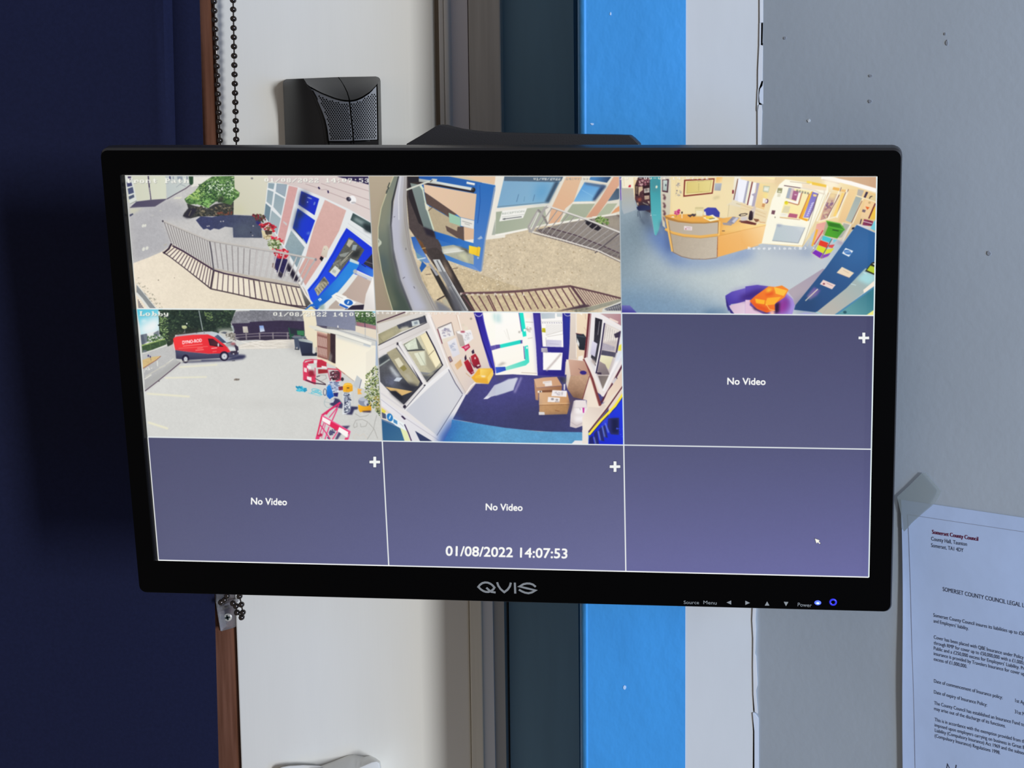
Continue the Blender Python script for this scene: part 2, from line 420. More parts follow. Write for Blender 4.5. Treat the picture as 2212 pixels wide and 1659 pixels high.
K = [(560, 254), (572, 272), (620, 350), (700, 520), (780, 700), (850, 890), (905, 1120), (950, 1440), (975, 2300)]
L = [(245, 263), (192, 291), (178, 330), (186, 500), (195, 700), (203, 890), (212, 1120), (222, 1450), (235, 2300)]
v, f = loft(L, YO, K, YF, 24, 8, .006); bobj('side_cover', v, f, arm_dark, smooth=60)
T0 = [(240, 264), (560, 250), (800, 243), (1200, 226), (1600, 218), (1900, 214), (1965, 262)]
A = [(590, 330), (690, 408), (900, 515), (1150, 612), (1280, 642), (1400, 650), (1500, 640), (1620, 595), (1780, 492), (1900, 370), (1925, 330)]
v, f = loft(T0, YO, A, YF, 28, 8, .004); bobj('top_cover', v, f, arm_dark, smooth=60)
v, f = loft([(1965, 262), (1985, 800), (1998, 1450), (2010, 2300)], YO, [(1920, 340), (1930, 800), (1938, 1400), (1945, 2300)], YF, 16, 4, .003); bobj('edge_cover', v, f, arm_dark, smooth=60)
v, f = loft([(590, 330), (700, 520), (780, 700), (850, 890), (905, 1120), (950, 1440), (975, 2300)], YF + .0001, [(700, 440), (790, 560), (880, 740), (945, 930), (990, 1150), (1020, 1440), (1040, 2300)], YF - .0012, 24, 4, .0008); rib = bobj('rim', v, f, arm_dark, smooth=60)
# dimpled panel: arc at the top, straight sides
def arc_y(x):
    for a, b in zip(A, A[1:]):
        if a[0] <= x <= b[0]: return a[1] + (b[1] - a[1]) * (x - a[0]) / (b[0] - a[0]) + 22
    return 700
LX = [(700, 455), (740, 500), (820, 640), (890, 790), (945, 950), (985, 1140), (1012, 1400), (1016, 1440)]
def left_x(y):
    for a, b in zip(LX, LX[1:]):
        if a[1] <= y <= b[1]: return a[0] + (b[0] - a[0]) * (y - a[1]) / (b[1] - a[1]) + 14
    return 700 if y < 455 else 1030
nx, ny = 30, 14; v, f = [], []
def panel_pt(x, t):
    y0 = max(arc_y(x), 430); y1 = 1400
    return x, y0 + (y1 - y0) * t
def panel_Y(x, y): return YF - .0004 - .0060 * math.sin(math.pi * min(1, max(0, (x - 700) / 1230)))
top = [(700 + (1915 - 700) * i / (nx - 1)) for i in range(nx)]
for i in range(nx):
    for j in range(ny):
        t = j / (ny - 1); s = i / (nx - 1)
        yb = 1400; x = top[i]; y = arc_y(x) + (yb - arc_y(x)) * t
        l = left_x(y); xx = l + (1918 - l) * s
        y = arc_y(min(xx, 1915)) + (yb - arc_y(min(xx, 1915))) * t
        v.append(at(*bz(xx, y), panel_Y(xx, y)))
for i in range(nx - 1):
    for j in range(ny - 1):
        f.append((i * ny + j, i * ny + j + 1, (i + 1) * ny + j + 1, (i + 1) * ny + j))
pan = bobj('dimpled_panel', v, f, panel_m, smooth=60)
v, f = [], []; row = 0; y = 560
while y < 1385:
    x = 760 + (22 if row % 2 else 0)
    while x < 1890:
        if y > arc_y(x) + 42 and x > left_x(y) + 30 and abs(x - (1400 + (y - 660) * .1)) > 22:
            yy = y + (x - 1400) * -.03
            b = len(v); c0 = at(*bz(x, yy), panel_Y(x, yy) - .00015)
            for k in range(6):
                a = math.pi / 3 * k
                v.append(c0 + Vector((.00056 * math.cos(a), 0, .00068 * math.sin(a))))
            f.append(tuple(range(b, b + 6)))
        x += 44
    y += 33; row += 1
tag(bobj('dimple', v, f, groove_m, parent=None, normals=False), kind='stuff')
def groove(name, pts, w, Y):
    q = [at(*bz(x, y), Y(x, y)) for x, y in pts]; v, f = [], []
    for i, p in enumerate(q):
        t = (q[min(i + 1, len(q) - 1)] - q[max(i - 1, 0)]).normalized(); nn = Vector((-t.z, 0, t.x)) * w / 2
        v += [p + nn, p - nn]
    for i in range(len(q) - 1): f.append((2 * i, 2 * i + 1, 2 * i + 3, 2 * i + 2))
    return bobj(name, v, f, groove_m, normals=False)
def topY(x, y):
    t = min(1, max(0, (y - 230) / 410)); return YO * (1 - t) + YF * t - .004 * math.sin(math.pi * t) - .0006
groove('seam', [(1195, 228), (1250, 300), (1310, 400), (1360, 500), (1390, 600), (1400, 640)], .0011, topY)
groove('seam', [(1400, 640), (1415, 760), (1435, 950), (1458, 1150), (1472, 1300), (1480, 1450)], .0010, lambda x, y: panel_Y(x, y) - .0004)
groove('seam', [(688, 408), (900, 525), (1100, 610), (1250, 655), (1330, 668), (1430, 672), (1530, 658), (1640, 610), (1760, 530), (1830, 462)], .0005, lambda x, y: panel_Y(x, y) - .0012)
groove('seam', [(728, 470), (800, 600), (880, 780), (940, 950), (985, 1150), (1018, 1440)], .0006, lambda x, y: YF - .0022)
groove('seam', [(1908, 370), (1918, 800), (1930, 1390)], .0007, lambda x, y: YF - .0012)
groove('seam', [(1040, 1415), (1500, 1400), (1930, 1380)], .0007, lambda x, y: panel_Y(x, y) - .0006)
v, f = loft([(1034, 1418), (1500, 1403), (1936, 1384)], YF - .0026, [(1042, 2300), (1500, 2300), (1945, 2300)], YF - .001, 12, 5, .003); bobj('lower_lip', v, f, arm_dark, smooth=60)
# swing arm hidden behind the screen
def boxbar(a, b, w, h):
    t = (b - a).normalized(); s = t.cross(Vector((0, 0, 1))).normalized(); u = Vector((0, 0, 1))
    q = [s * w / 2 + u * h / 2, -s * w / 2 + u * h / 2, -s * w / 2 - u * h / 2, s * w / 2 - u * h / 2]
    return prism([a + k for k in q], [b + k for k in q])
head = MON @ Vector((0, 0.01, -.047))
p0 = at(740, 520, YF + .004)
v, f = boxbar(p0, head + Vector((-.02, .012, 0)), .022, .045); bobj('swing_arm', v, f, arm_dark, bevel=.004)
pl = [MON @ Vector((x, y, -.0432)) for x, y in ((-.05, -.05), (.05, -.05), (.05, .06), (-.05, .06))]
pk = [MON @ Vector((x, y, -.0475)) for x, y in ((-.05, -.05), (.05, -.05), (.05, .06), (-.05, .06))]
v, f = prism(pl, pk); bobj('mounting_plate', v, f, arm_dark, bevel=.001)

# ---------------------------------------------------------------- roller blind
navy = mat('navy_blind_fabric', (0.0095, 0.0125, 0.042), 0.85, 0.15, bump=0.25, bscale=(900, 900, 900), vary=0.08, vscale=(400, 400, 400), bdist=0.0003)
YB_L = YW - .012
bl = empty('roller_blind', Matrix.Translation(at(300, 300, YB_L)), 'navy blue roller blind fabric hanging over the window left of the cream post', 'blind')
bpy.context.view_layer.update()
nx, nz = 110, 10; v, f = [], []
for i in range(nx):
    s = i / (nx - 1)
    for j in range(nz):
        yy = YT + (YB - YT) * j / (nz - 1)
        x = -1700 + (ex(430.5, 472, yy) + 1700) * s
        fold = .0016 * math.exp(-((x - (372 + yy * .02)) / 12) ** 2) * max(0, 1 - abs(yy - 100) / 900) - .0009 * math.exp(-((x - (352 + yy * .02)) / 14) ** 2) * max(0, 1 - abs(yy - 100) / 900)
        v.append(at(x, yy, YB_L + .0012 * math.sin(x * .011 + yy * .0007) + fold * 4))
for i in range(nx - 1):
    for j in range(nz - 1): f.append((i * nz + j, (i + 1) * nz + j, (i + 1) * nz + j + 1, i * nz + j + 1))
n = len(v); v += [p + Vector((0, .0006, 0)) for p in v]
f += [tuple(n + i for i in reversed(q)) for q in f]
e0 = (nx - 1) * nz; f += [(e0 + j, n + e0 + j, n + e0 + j + 1, e0 + j + 1) for j in range(nz - 1)]
o = obj('fabric', v, f, navy, None, smooth=60, normals=False); o.parent = bl; o.matrix_parent_inverse = bl.matrix_world.inverted()

# ---------------------------------------------------------------- bead chain loop and its clear holder
steel = mat('dark_nickel_beads', (0.075, 0.064, 0.060), 0.20, 0.5, metal=0.9)
YCH = YW - .022
ch = empty('bead_chain', Matrix.Translation(at(485, 100, YCH)), 'dark metal bead chain loop hanging over the brown wood and cream post', 'chain')
bpy.context.view_layer.update()
CHI = ch.matrix_world.inverted()
lp = [(457, -861), (462, 0), (468, 130), (470.6, 200), (475.5, 306), (484, 600), (492, 1000), (496, 1262), (494, 1279), (486, 1290), (478, 1301), (476, 1304)]
rp = [(496.5, -861), (503.5, 0), (506.5, 150), (510.5, 306), (512, 700), (516, 1200), (517.5, 1287), (521, 1305), (524, 1321), (523, 1334), (513, 1324), (509.5, 1308), (503, 1302)]
def place_beads(pts, step=20.05, first=3.0):
    P = [Vector((x, y, 0)) for x, y in pts]; out = []; carry = None
    d = [0]
    for a, b in zip(P, P[1:]): d.append(d[-1] + (b - a).length)
    s0 = first + 861 - 20.05 * 42
    s = s0
    while s < d[-1]:
        k = 0
        while k < len(d) - 2 and d[k + 1] < s: k += 1
        if s >= 0: out.append(P[k].lerp(P[k + 1], (s - d[k]) / (d[k + 1] - d[k])))
        s += step
    return out
bmx = bmesh.new(); bmesh.ops.create_uvsphere(bmx, u_segments=16, v_segments=10, radius=.00230)
bme = bpy.data.meshes.new('bead'); bmx.to_mesh(bme); bmx.free(); bme.materials.append(steel)
for p in bme.polygons: p.use_smooth = True
allb = place_beads(lp)
rb = place_beads(rp[:8], first=0.5)
rb = [p for p in rb if p.y < 1280] + [Vector((517.5, 1288, 0)), Vector((521.5, 1306, 0)), Vector((524.5, 1323, 0)), Vector((522, 1333.5, 0)), Vector((512, 1323, 0)), Vector((510, 1309, 0)), Vector((503.5, 1303, 0))]
allb = [p for p in allb if p.y < 1262] + [Vector((497, 1275, 0)), Vector((491, 1287, 0)), Vector((485, 1296, 0)), Vector((477.5, 1301, 0))]
for p in allb + rb:
    o = bpy.data.objects.new('bead', bme); COL.objects.link(o)
    o.parent = ch; o.location = CHI @ at(p.x, p.y, YCH)
def tube(pts, r, Y, n=6):
    q = [at(x, y, Y) for x, y in pts]; v, f = [], []
    for i, p in enumerate(q):
        t = (q[min(i + 1, len(q) - 1)] - q[max(i - 1, 0)]).normalized(); s = Vector((0, 1, 0)); u = t.cross(s).normalized()
        for k in range(n): v.append(p + (u * math.cos(2 * math.pi * k / n) + s * math.sin(2 * math.pi * k / n)) * r)
    for i in range(len(q) - 1):
        for k in range(n): f.append((i * n + k, i * n + (k + 1) % n, (i + 1) * n + (k + 1) % n, (i + 1) * n + k))
    f += [tuple(range(n)), tuple(range((len(q) - 1) * n, len(q) * n))]
    return v, f
for pth in ([(p.x, p.y) for p in allb], [(p.x, p.y) for p in rb]):
    v, f = tube(pth, .0006, YCH); o = obj('link_wire', v, f, steel, None, smooth=60); o.parent = ch; o.matrix_parent_inverse = CHI

clear = mat('clear_plastic', (0.86, 0.85, 0.88), 0.12, 0.6, trans=0.86)
clear.node_tree.nodes['Principled BSDF'].inputs['IOR'].default_value = 1.3
screwm = mat('pale_screw_head', (0.72, 0.68, 0.60), 0.35, 0.5, metal=0.35)
slotm = mat('dark_screw_recess', (0.03, 0.045, 0.045), 0.6, 0.3)
def cz(x, y): return 430 + x / 11.847, 1260 + y / 11.847
YH = YW + .005 - .0035
hd = empty('chain_holder', Matrix.Translation(at(492, 1330, YH)), 'clear plastic chain holder screwed to the brown wood below the screen', 'chain holder')
bpy.context.view_layer.update()
HDI = hd.matrix_world.inverted()
def hobj(name, v, f, m, **k):
    par = k.pop('par', None)
    o = obj(name, v, f, m, None, **k); o.parent = par or hd; o.matrix_parent_inverse = HDI if par is None else Matrix()
    return o
def hpoly(pts, Y, t):
    fr = [at(*cz(x, y), Y) for x, y in pts]; return prism(fr, [p + Vector((0, t, 0)) for p in fr])
v, f = hpoly([(395, -900), (935, -900), (945, 200), (950, 560), (960, 1100), (860, 1150), (560, 1232), (470, 760), (430, 480)], YH, .0030); hobj('holder_plate', v, f, clear, bevel=.0004)
v, f = hpoly([(398, -880), (450, -880), (470, 400), (520, 760), (572, 1225), (545, 1232), (462, 740), (418, 450)], YH - .009, .009); hobj('holder_flange', v, f, clear, bevel=.0004)
v, f = hpoly([(470, 640), (640, 545), (930, 430), (945, 520), (760, 640), (620, 690), (490, 720)], YH - .007, .007); hobj('holder_lip', v, f, clear, bevel=.0005)
c0 = at(*cz(738, 868), YH - .0005); n = 24
Rr = [[c0 + Vector((r * math.cos(2 * math.pi * k / n), y, r * math.sin(2 * math.pi * k / n))) for k in range(n)] for r, y in ((.0033, .0004), (.0033, -.0003), (.0030, -.0006), (.0022, -.0008))]
v, f = loop_mesh(Rr); f.append(tuple(range(3 * n, 4 * n))); sc = hobj('screw', v, f, screwm, smooth=40)
for k in range(2):
    a = math.radians(12 + 90 * k); d = Vector((math.cos(a), 0, math.sin(a))); e = Vector((-d.z, 0, d.x))
    q = [c0 + Vector((0, -.0010, 0)) + d * s * .0021 + e * t * .0008 for s, t in ((-1, -1), (1, -1), (1, 1), (-1, 1))]
    v, f = prism(q, [p + Vector((0, .0004, 0)) for p in q])
    hobj('recess', v, f, slotm, par=sc)
v, f = hpoly([(805, 700), (850, 640), (930, 600), (945, 620), (880, 690), (830, 760)], YH - .001, .001)

# ---------------------------------------------------------------- white fitting at the foot of the post
wf = empty('white_fitting', Matrix.Translation(at(760, 1720, YW - .0005)), 'white painted plastic fitting at the bottom of the cream post', 'fitting')
bpy.context.view_layer.update()
WI = wf.matrix_world.inverted()
fit_m = mat('white_painted_plastic', (0.78, 0.78, 0.755), 0.45, 0.4)
def wobj(name, v, f, m, **k):
    o = obj(name, v, f, m, None, **k); o.parent = wf; o.matrix_parent_inverse = WI; return o
def wpoly(pts, Y0, Y1, sh=(0, 0)):
    return prism([at(x + sh[0], y + sh[1], Y0) for x, y in pts], [at(x, y, Y1) for x, y in pts])
v, f = wpoly([(598, 1664), (606, 1657), (625, 1654), (655, 1652.5), (690, 1654), (715, 1662), (720, 1900), (600, 1900)], YW - .010, YW); wobj('lower_cover', v, f, fit_m, bevel=.002, bseg=3, smooth=40)
top_b = [(690, 1654.5), (720, 1643.5), (752, 1630.5), (764, 1629), (776, 1631), (787, 1633.5), (799, 1631.5), (812, 1637.5), (822, 1645), (823.5, 1660), (826, 1900), (690, 1900)]
top_f = [(690, 1672), (720, 1668), (752, 1664), (768, 1661), (778, 1657.5), (790, 1652), (803, 1646.5), (814, 1644.5), (820, 1649), (822, 1662), (825, 1900), (690, 1900)]
v, f = prism([at(x, y, YW - .026) for x, y in top_f], [at(x, y, YW) for x, y in top_b]); wobj('cover', v, f, fit_m, bevel=.0009, bseg=2, smooth=35)

# ---------------------------------------------------------------- letter taped to the right-hand wall
paper_m = mat('blue_lit_paper', (0.50, 0.62, 0.86), 0.75, 0.2, vary=0.015, vscale=(40, 40, 30), bump=0.12, bscale=(45, 45, 25), bdist=0.002)  # white sheet; the blue of the light on it is put into the colour
ink = mat('black_ink', (0.035, 0.04, 0.07), 0.8, 0.1); ink_red = mat('dark_red_ink', (0.16, 0.018, 0.06), 0.8, 0.1); ink_thin = mat('faint_grey_line', (0.30, 0.33, 0.42), 0.8, 0.1)
TILT = math.radians(1.6)
PU = (WU * math.cos(TILT) + Vector((0, 0, 1)) * math.sin(TILT)).normalized()
PV = (WN.cross(PU)).normalized()
if PV.z > 0: PV = -PV
PO = wallp(1947, 1079, .0004)
PM = Matrix(((PU.x, -PV.x, WN.x, PO.x), (PU.y, -PV.y, WN.y, PO.y), (PU.z, -PV.z, WN.z, PO.z), (0, 0, 0, 1)))
PMI = PM.inverted()
pp = empty('taped_letter', PM, 'printed insurance letter taped to the grey wall right of the screen', 'letter')
def curl(x, y):                              # the free left edge lifts a little
    return .0009 * math.exp(-x / .008) * (0.25 + 0.75 * min(1, max(0, -y) / .06)) + .0003 * math.sin(x * 55 + y * 20) * math.sin(-y * 40) + .0003
nx, ny = 44, 56; v, f = [], []
for j in range(ny):
    for i in range(nx):
        x = .210 * (i / (nx - 1)) ** 1.3; y = -.297 * j / (ny - 1)
        v.append((x + (.0006 * math.sin(-y * 30) if i == 0 else 0), y, curl(x, y)))
for j in range(ny - 1):
    for i in range(nx - 1): f.append((j * nx + i, (j + 1) * nx + i, (j + 1) * nx + i + 1, j * nx + i + 1))
n = len(v); v += [(x, y, z - .00015) for x, y, z in v]; f += [tuple(n + k for k in reversed(q)) for q in f]
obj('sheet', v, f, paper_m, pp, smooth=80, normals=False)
def ploc(px, py): return PMI @ wallp(px, py, .0007)
def pline(s, zoom, p0, p1, caph, m, bold=0.0):
    V, E, Fc = text_edges(s)
    ox, oy, sc_ = (1880, 980, 4.741) if zoom == 5 else (1880, 1310, 4.753)
    a, b = ploc(ox + p0[0] / sc_, oy + p0[1] / sc_), ploc(ox + p1[0] / sc_, oy + p1[1] / sc_)
    L_ = b.x - a.x; h = caph / CAPH; vv = []
    off = b.y - a.y
    for x, y in V:
        X, Y = a.x + x * L_, a.y + off * x + y * h
        vv.append((X, Y, curl(X, Y) + .00012))
    if bold:
        k = len(vv); vv += [(x + bold, y, z + .00002) for x, y, z in vv]; Fc = Fc + [[k + i for i in q] for q in Fc]
    obj('printed_line', vv, Fc, m, pp, normals=False)
H = .00215
pline('Somerset County Council', 5, (635, 818), (1105, 892), .0024, ink_red, .0002)
for s, z, a, b, h in (('County Hall, Taunton', 5, (627, 887), (993, 944), .0023), ('Somerset, TA1 4DY', 5, (627, 954), (957, 1007), .0023),
    ('SOMERSET COUNTY COUNCIL LEGAL LIABILITY', 5, (745, 1405), (1760, 1612), .0025),
    ('Somerset County Council insures its liabilities up to £50,000', 6, (650, 104), (1665, 316), H), ("and Employers' liability.", 6, (652, 163), (1012, 243), H),
    ('Cover has been placed with QBE Insurance under Policy', 6, (655, 330), (1575, 542), H), ('through RMP for cover up to £50,000,000 with a £1,000,000', 6, (655, 388), (1640, 612), H),
    ("Public and a £250,000 excess for Employers' Liability. Pr", 6, (655, 443), (1585, 655), H), ('insurance is provided by Travelers Insurance for cover up', 6, (655, 497), (1588, 713), H),
    ('excess of £1,000,000.', 6, (655, 553), (995, 634), H), ('Date of commencement of Insurance policy:', 6, (658, 778), (1358, 954), H), ('1st Ap', 6, (1490, 984), (1588, 1010), H),
    ('Date of expiry of Insurance Policy:', 6, (658, 890), (1200, 1029), H), ('31st M', 6, (1485, 1098), (1590, 1127), H),
    ('The County Council has established an Insurance Fund to', 6, (660, 1003), (1585, 1235), H), ('may arise out of the discharge of its functions.', 6, (660, 1060), (1390, 1247), H),
    ('This is in accordance with the exemption provided from th', 6, (665, 1173), (1588, 1407), H), ('imposed upon employers carrying on business in Great B', 6, (665, 1229), (1588, 1470), H),
    ('Liability (Compulsory Insurance) Act 1969 and the subseq', 6, (667, 1284), (1590, 1527), H), ('(Compulsory Insurance) Regulations 1998.', 6, (665, 1340), (1335, 1520), H)):
    pline(s, z, a, b, h, ink)
def thin(pts, w, m, name):
    q = [ploc(*p) for p in pts]; v, f = ribbon(q, w)
    obj(name, [(p.x, p.y, curl(p.x, p.y) + .0001) for p in v], f, m, pp, normals=False)
thin([(1962 + (2212 - 1962) * k / 12, 1111.5 + (1149 - 1111.5) * k / 12) for k in range(13)], .0003, ink_thin, 'border_line')
thin([(1961, 1112), (1964, 1170), (1966, 1230), (1968, 1290), (1971, 1400), (1974, 1480), (1976, 1560), (1977.5, 1659)], .0003, ink_thin, 'border_line')
thin([(2045, 1662), (2047, 1650), (2052, 1661), (2056, 1668)], .0005, ink, 'signature'); thin([(2066, 1652), (2064, 1664)], .0005, ink, 'signature')
# translucent tape over the corner
tape_m = mat('translucent_tape', (0.45, 0.52, 0.53), 0.35, 0.4)
nt = tape_m.node_tree; bs = nt.nodes['Principled BSDF']; bs.inputs['Alpha'].default_value = 0.42
tp = [(1938, 1073), (1962, 1051), (1985, 1028), (1992, 1021), (2000, 1022), (2012, 1036), (2026, 1052), (2033, 1061), (2029, 1071), (2021, 1084), (2012, 1094), (1990, 1112), (1970, 1130), (1954, 1148), (1947, 1140), (1946, 1110)]
fr = [wallp(x, y, .0011) for x, y in tp]
v, f = prism(fr, [p - WN * .0001 for p in fr])
o = obj('adhesive_tape', v, f, tape_m, None); o.parent = pp; o.matrix_parent_inverse = PMI

# ---------------------------------------------------------------- the picture on the screen (drawn with numpy, shown by the panel itself)
IW, IH = 1792, 980
XW, XH = 215.0, 117.5                        # half size of the picture, mm
CANVAS = np.zeros((IH, IW, 3), np.float32)
_rng = np.random.RandomState(7)
def _vnoise(cell):
    g = _rng.rand(IH // cell + 3, IW // cell + 3).astype(np.float32)
    y = np.arange(IH) / cell; x = np.arange(IW) / cell
    y0 = y.astype(int); x0 = x.astype(int); fy = (y - y0)[:, None]; fx = (x - x0)[None]
    fy = fy * fy * (3 - 2 * fy); fx = fx * fx * (3 - 2 * fx)
    return (g[y0][:, x0] * (1 - fy) * (1 - fx) + g[y0 + 1][:, x0] * fy * (1 - fx) + g[y0][:, x0 + 1] * (1 - fy) * fx + g[y0 + 1][:, x0 + 1] * fy * fx)
NOISE = (_vnoise(2) * .45 + _vnoise(5) * .35 + _vnoise(24) * .2 - .5) * 2
# pixel of the photograph -> picture coordinates (plane homography)
_c = [(0, 0), (2212, 0), (2212, 1659), (0, 1659)]
def _img(px, py):
    p = mloc(px, py, 0.0)
    return ((p.x * 1000 + XW) / (2 * XW) * IW, (XH - p.y * 1000) / (2 * XH) * IH)
_A = []
for (x, y) in _c:
    u, v = _img(x, y)
    _A += [[x, y, 1, 0, 0, 0, -u * x, -u * y, -u], [0, 0, 0, x, y, 1, -v * x, -v * y, -v]]
HOM = np.linalg.svd(np.array(_A))[2][-1].reshape(3, 3)
FR = dict(A=(260, 370, 5.35), B=(540, 370, 5.35), C=(800, 370, 5.352), D=(1070, 370, 5.352), E=(1330, 370, 5.183), F=(1610, 370, 5.183), G=(290, 660, 5.529),
          H=(550, 660, 5.531), I=(810, 660, 5.35), J=(1070, 660, 5.352), K=(1330, 370, 10.367), L=(1600, 370, 10.367), P=(0, 0, 1.0))
_z = FR['P']; CLIP = [0, 0, IW, IH]
def Z(k):
    global _z; _z = FR[k]
def tile(c, r):
    CLIP[:] = [c * IW / 3, r * IH / 3, (c + 1) * IW / 3, (r + 1) * IH / 3]
def full(): CLIP[:] = [0, 0, IW, IH]
def toimg(P):
    P = np.asarray(P, float).reshape(-1, 2)
    X = P / _z[2] + np.array(_z[:2])
    q = np.c_[X, np.ones(len(X))] @ HOM.T
    return q[:, :2] / q[:, 2:]
def col(c):
    return np.array([int(c[i:i + 2], 16) / 255 for i in (0, 2, 4)], np.float32)
SSX, SSY = 4, 4
def cover(A, B):                             # even-odd coverage of an edge list
    xs = np.r_[A[:, 0], B[:, 0]]; ys = np.r_[A[:, 1], B[:, 1]]
    x0 = int(max(math.floor(xs.min()), math.floor(CLIP[0]), 0)); x1 = int(min(math.ceil(xs.max()) + 1, math.ceil(CLIP[2]), IW))
    y0 = int(max(math.floor(ys.min()), math.floor(CLIP[1]), 0)); y1 = int(min(math.ceil(ys.max()) + 1, math.ceil(CLIP[3]), IH))
    if x1 <= x0 or y1 <= y0: return None
    w, h = (x1 - x0) * SSX, (y1 - y0) * SSY
    T = np.zeros((h, w + 1), np.int32)
    for (ax, ay), (bx_, by) in zip(A, B):
        ax, bx2 = (ax - x0) * SSX, (bx_ - x0) * SSX; ay, by = (ay - y0) * SSY, (by - y0) * SSY
        if ay > by: ax, ay, bx2, by = bx2, by, ax, ay
        r0 = max(0, math.ceil(ay - .5)); r1 = min(h, math.ceil(by - .5))
        if r1 <= r0: continue
        r = np.arange(r0, r1); xx = ax + (r + .5 - ay) * (bx2 - ax) / (by - ay)
        T[r, np.clip(np.ceil(xx - .5), 0, w).astype(int)] += 1
    M = (np.cumsum(T[:, :w], 1) & 1).astype(np.float32)
    return M.reshape(y1 - y0, SSY, x1 - x0, SSX).mean((1, 3)), x0, y0, x1, y1
def boxblur(M, r):
    for ax in (0, 1):
        for _ in range(2):
            c = np.cumsum(np.pad(M, [(r + 1, r) if a == ax else (0, 0) for a in (0, 1)], mode='edge'), ax)
            M = (np.take(c, range(2 * r + 1, c.shape[ax]), ax) - np.take(c, range(0, c.shape[ax] - 2 * r - 1), ax)) / (2 * r + 1)
    return M
def paint(A, B, c, n=0.0, g=None, b=0, al=1.0):
    r = cover(A, B)
    if r is None: return
    M, x0, y0, x1, y1 = r
    if b:
        px0, py0, px1, py1 = max(int(CLIP[0]), x0 - 2 * b, 0), max(int(CLIP[1]), y0 - 2 * b, 0), min(int(math.ceil(CLIP[2])), x1 + 2 * b, IW), min(int(math.ceil(CLIP[3])), y1 + 2 * b, IH)
        M = boxblur(np.pad(M, [(y0 - py0, py1 - y1), (x0 - px0, px1 - x1)]), b); x0, y0, x1, y1 = px0, py0, px1, py1
    M = (M * al)[..., None]
    C = col(c)[None, None]
    if g is not None:
        c2, a0, a1, b0, b1 = g
        p, q = toimg([(a0, a1), (b0, b1)]); d = q - p
        yy, xx = np.mgrid[y0:y1, x0:x1]
        t = np.clip(((xx + .5 - p[0]) * d[0] + (yy + .5 - p[1]) * d[1]) / (d @ d), 0, 1)[..., None].astype(np.float32)
        C = C * (1 - t) + col(c2)[None, None] * t
    if n: C = C * (1 + n * NOISE[y0:y1, x0:x1, None])
    CANVAS[y0:y1, x0:x1] = CANVAS[y0:y1, x0:x1] * (1 - M) + C * M
def nums(s): return np.array([float(t) for t in s.replace(',', ' ').split()]).reshape(-1, 2) if isinstance(s, str) else np.array(s, float).reshape(-1, 2)
def p(c, s, **k):
    P = toimg(nums(s)); paint(P, np.roll(P, -1, 0), c, **k)
def l(c, w, s, **k):                         # polyline of width w
    P = nums(s)
    for i in range(len(P) - 1):
        d = P[i + 1] - P[i]; L_ = np.hypot(*d)
        if L_ == 0: continue
        e = np.array([-d[1], d[0]]) / L_ * w / 2; x = d / L_ * (w * .2 if len(P) > 2 else 0)
        q = toimg([P[i] + e - x, P[i + 1] + e + x, P[i + 1] - e + x, P[i] - e - x]); paint(q, np.roll(q, -1, 0), c, **k)
def e(c, x, y, rx, ry, a=0, **k):
    t = np.linspace(0, 2 * np.pi, 20, endpoint=False); ca, sa = math.cos(math.radians(a)), math.sin(math.radians(a))
    X = rx * np.cos(t); Y = ry * np.sin(t)
    P = toimg(np.c_[x + X * ca - Y * sa, y + X * sa + Y * ca]); paint(P, np.roll(P, -1, 0), c, **k)
def inside(P, x, y):
    r = False
    for (ax, ay), (bx_, by) in zip(P, np.roll(P, -1, 0)):
        if (ay > y) != (by > y) and x < ax + (y - ay) * (bx_ - ax) / (by - ay): r = not r
    return r
def sp(cols, s, n, r, seed=1, asp=.5):       # scattered leaves and speckles inside an outline
    P = nums(s); rnd = random.Random(seed); cols = cols.split(); k = 0
    lo, hi = P.min(0), P.max(0)
    while k < n:
        x, y = rnd.uniform(lo[0], hi[0]), rnd.uniform(lo[1], hi[1])
        if not inside(P, x, y): k += .2; continue
        k += 1; q = r * rnd.uniform(.5, 1.3)
        e(rnd.choice(cols), x, y, q, q * asp, rnd.uniform(-60, 60))
def bars(c, w, a0, a1, b0, b1, n, g=1.0):    # n bars between two rails a0-a1 and b0-b1
    for i in range(n):
        t = (i / (n - 1)) ** g
        l(c, w, [a0[0] + (a1[0] - a0[0]) * t, a0[1] + (a1[1] - a0[1]) * t, b0[0] + (b1[0] - b0[0]) * t, b0[1] + (b1[1] - b0[1]) * t])
GL = {k: bytes.fromhex(v) for k, v in {'0': '1E333333331E0000', '1': '0C0E0C0C0C0C3F00', '2': '1E33301C06333F00', '3': '1E33301C30331E00', '4': '383C36337F307800', '5': '3F031F3030331E00',
    '7': '3F3330180C0C0C00', '8': '1E33331E33331E00', '/': '6030180C06030100', ':': '000C0C00000C0C00', '-': '0000003F00000000', '(': '180C0606060C1800', ')': '060C1818180C0600',
    'D': '1F36666666361F00', 'F': '7F46161E16060F00', 'L': '0F060606466 67F00'.replace(' ', ''), 'P': '3F66663E06060F00', 'R': '3F66663E36666700', 'S': '1E33070E38331E00', 'B': '3F66663E66663F00',
    'a': '00001E303E336E00', 'b': '0706063E66663B00', 'c': '00001E3303331E00', 'e': '00001E333F031E00', 'f': '1C36060F06060F00', 'g': '00006E33333E301F', 'i': '0C000E0C0C0C1E00',
    'h': '0706366E66666700', 'k': '070666361E366700', 'm': '0000337F7F6B6300', 'n': '00001F3333333300', 'o': '00001E3333331E00', 'p': '00003B66663E060F', 'r': '00003B6E66060F00',
    't': '080C3E0C0C2C1800', 'y': '00003333333E301F', ' ': '0000000000000000'}.items()}
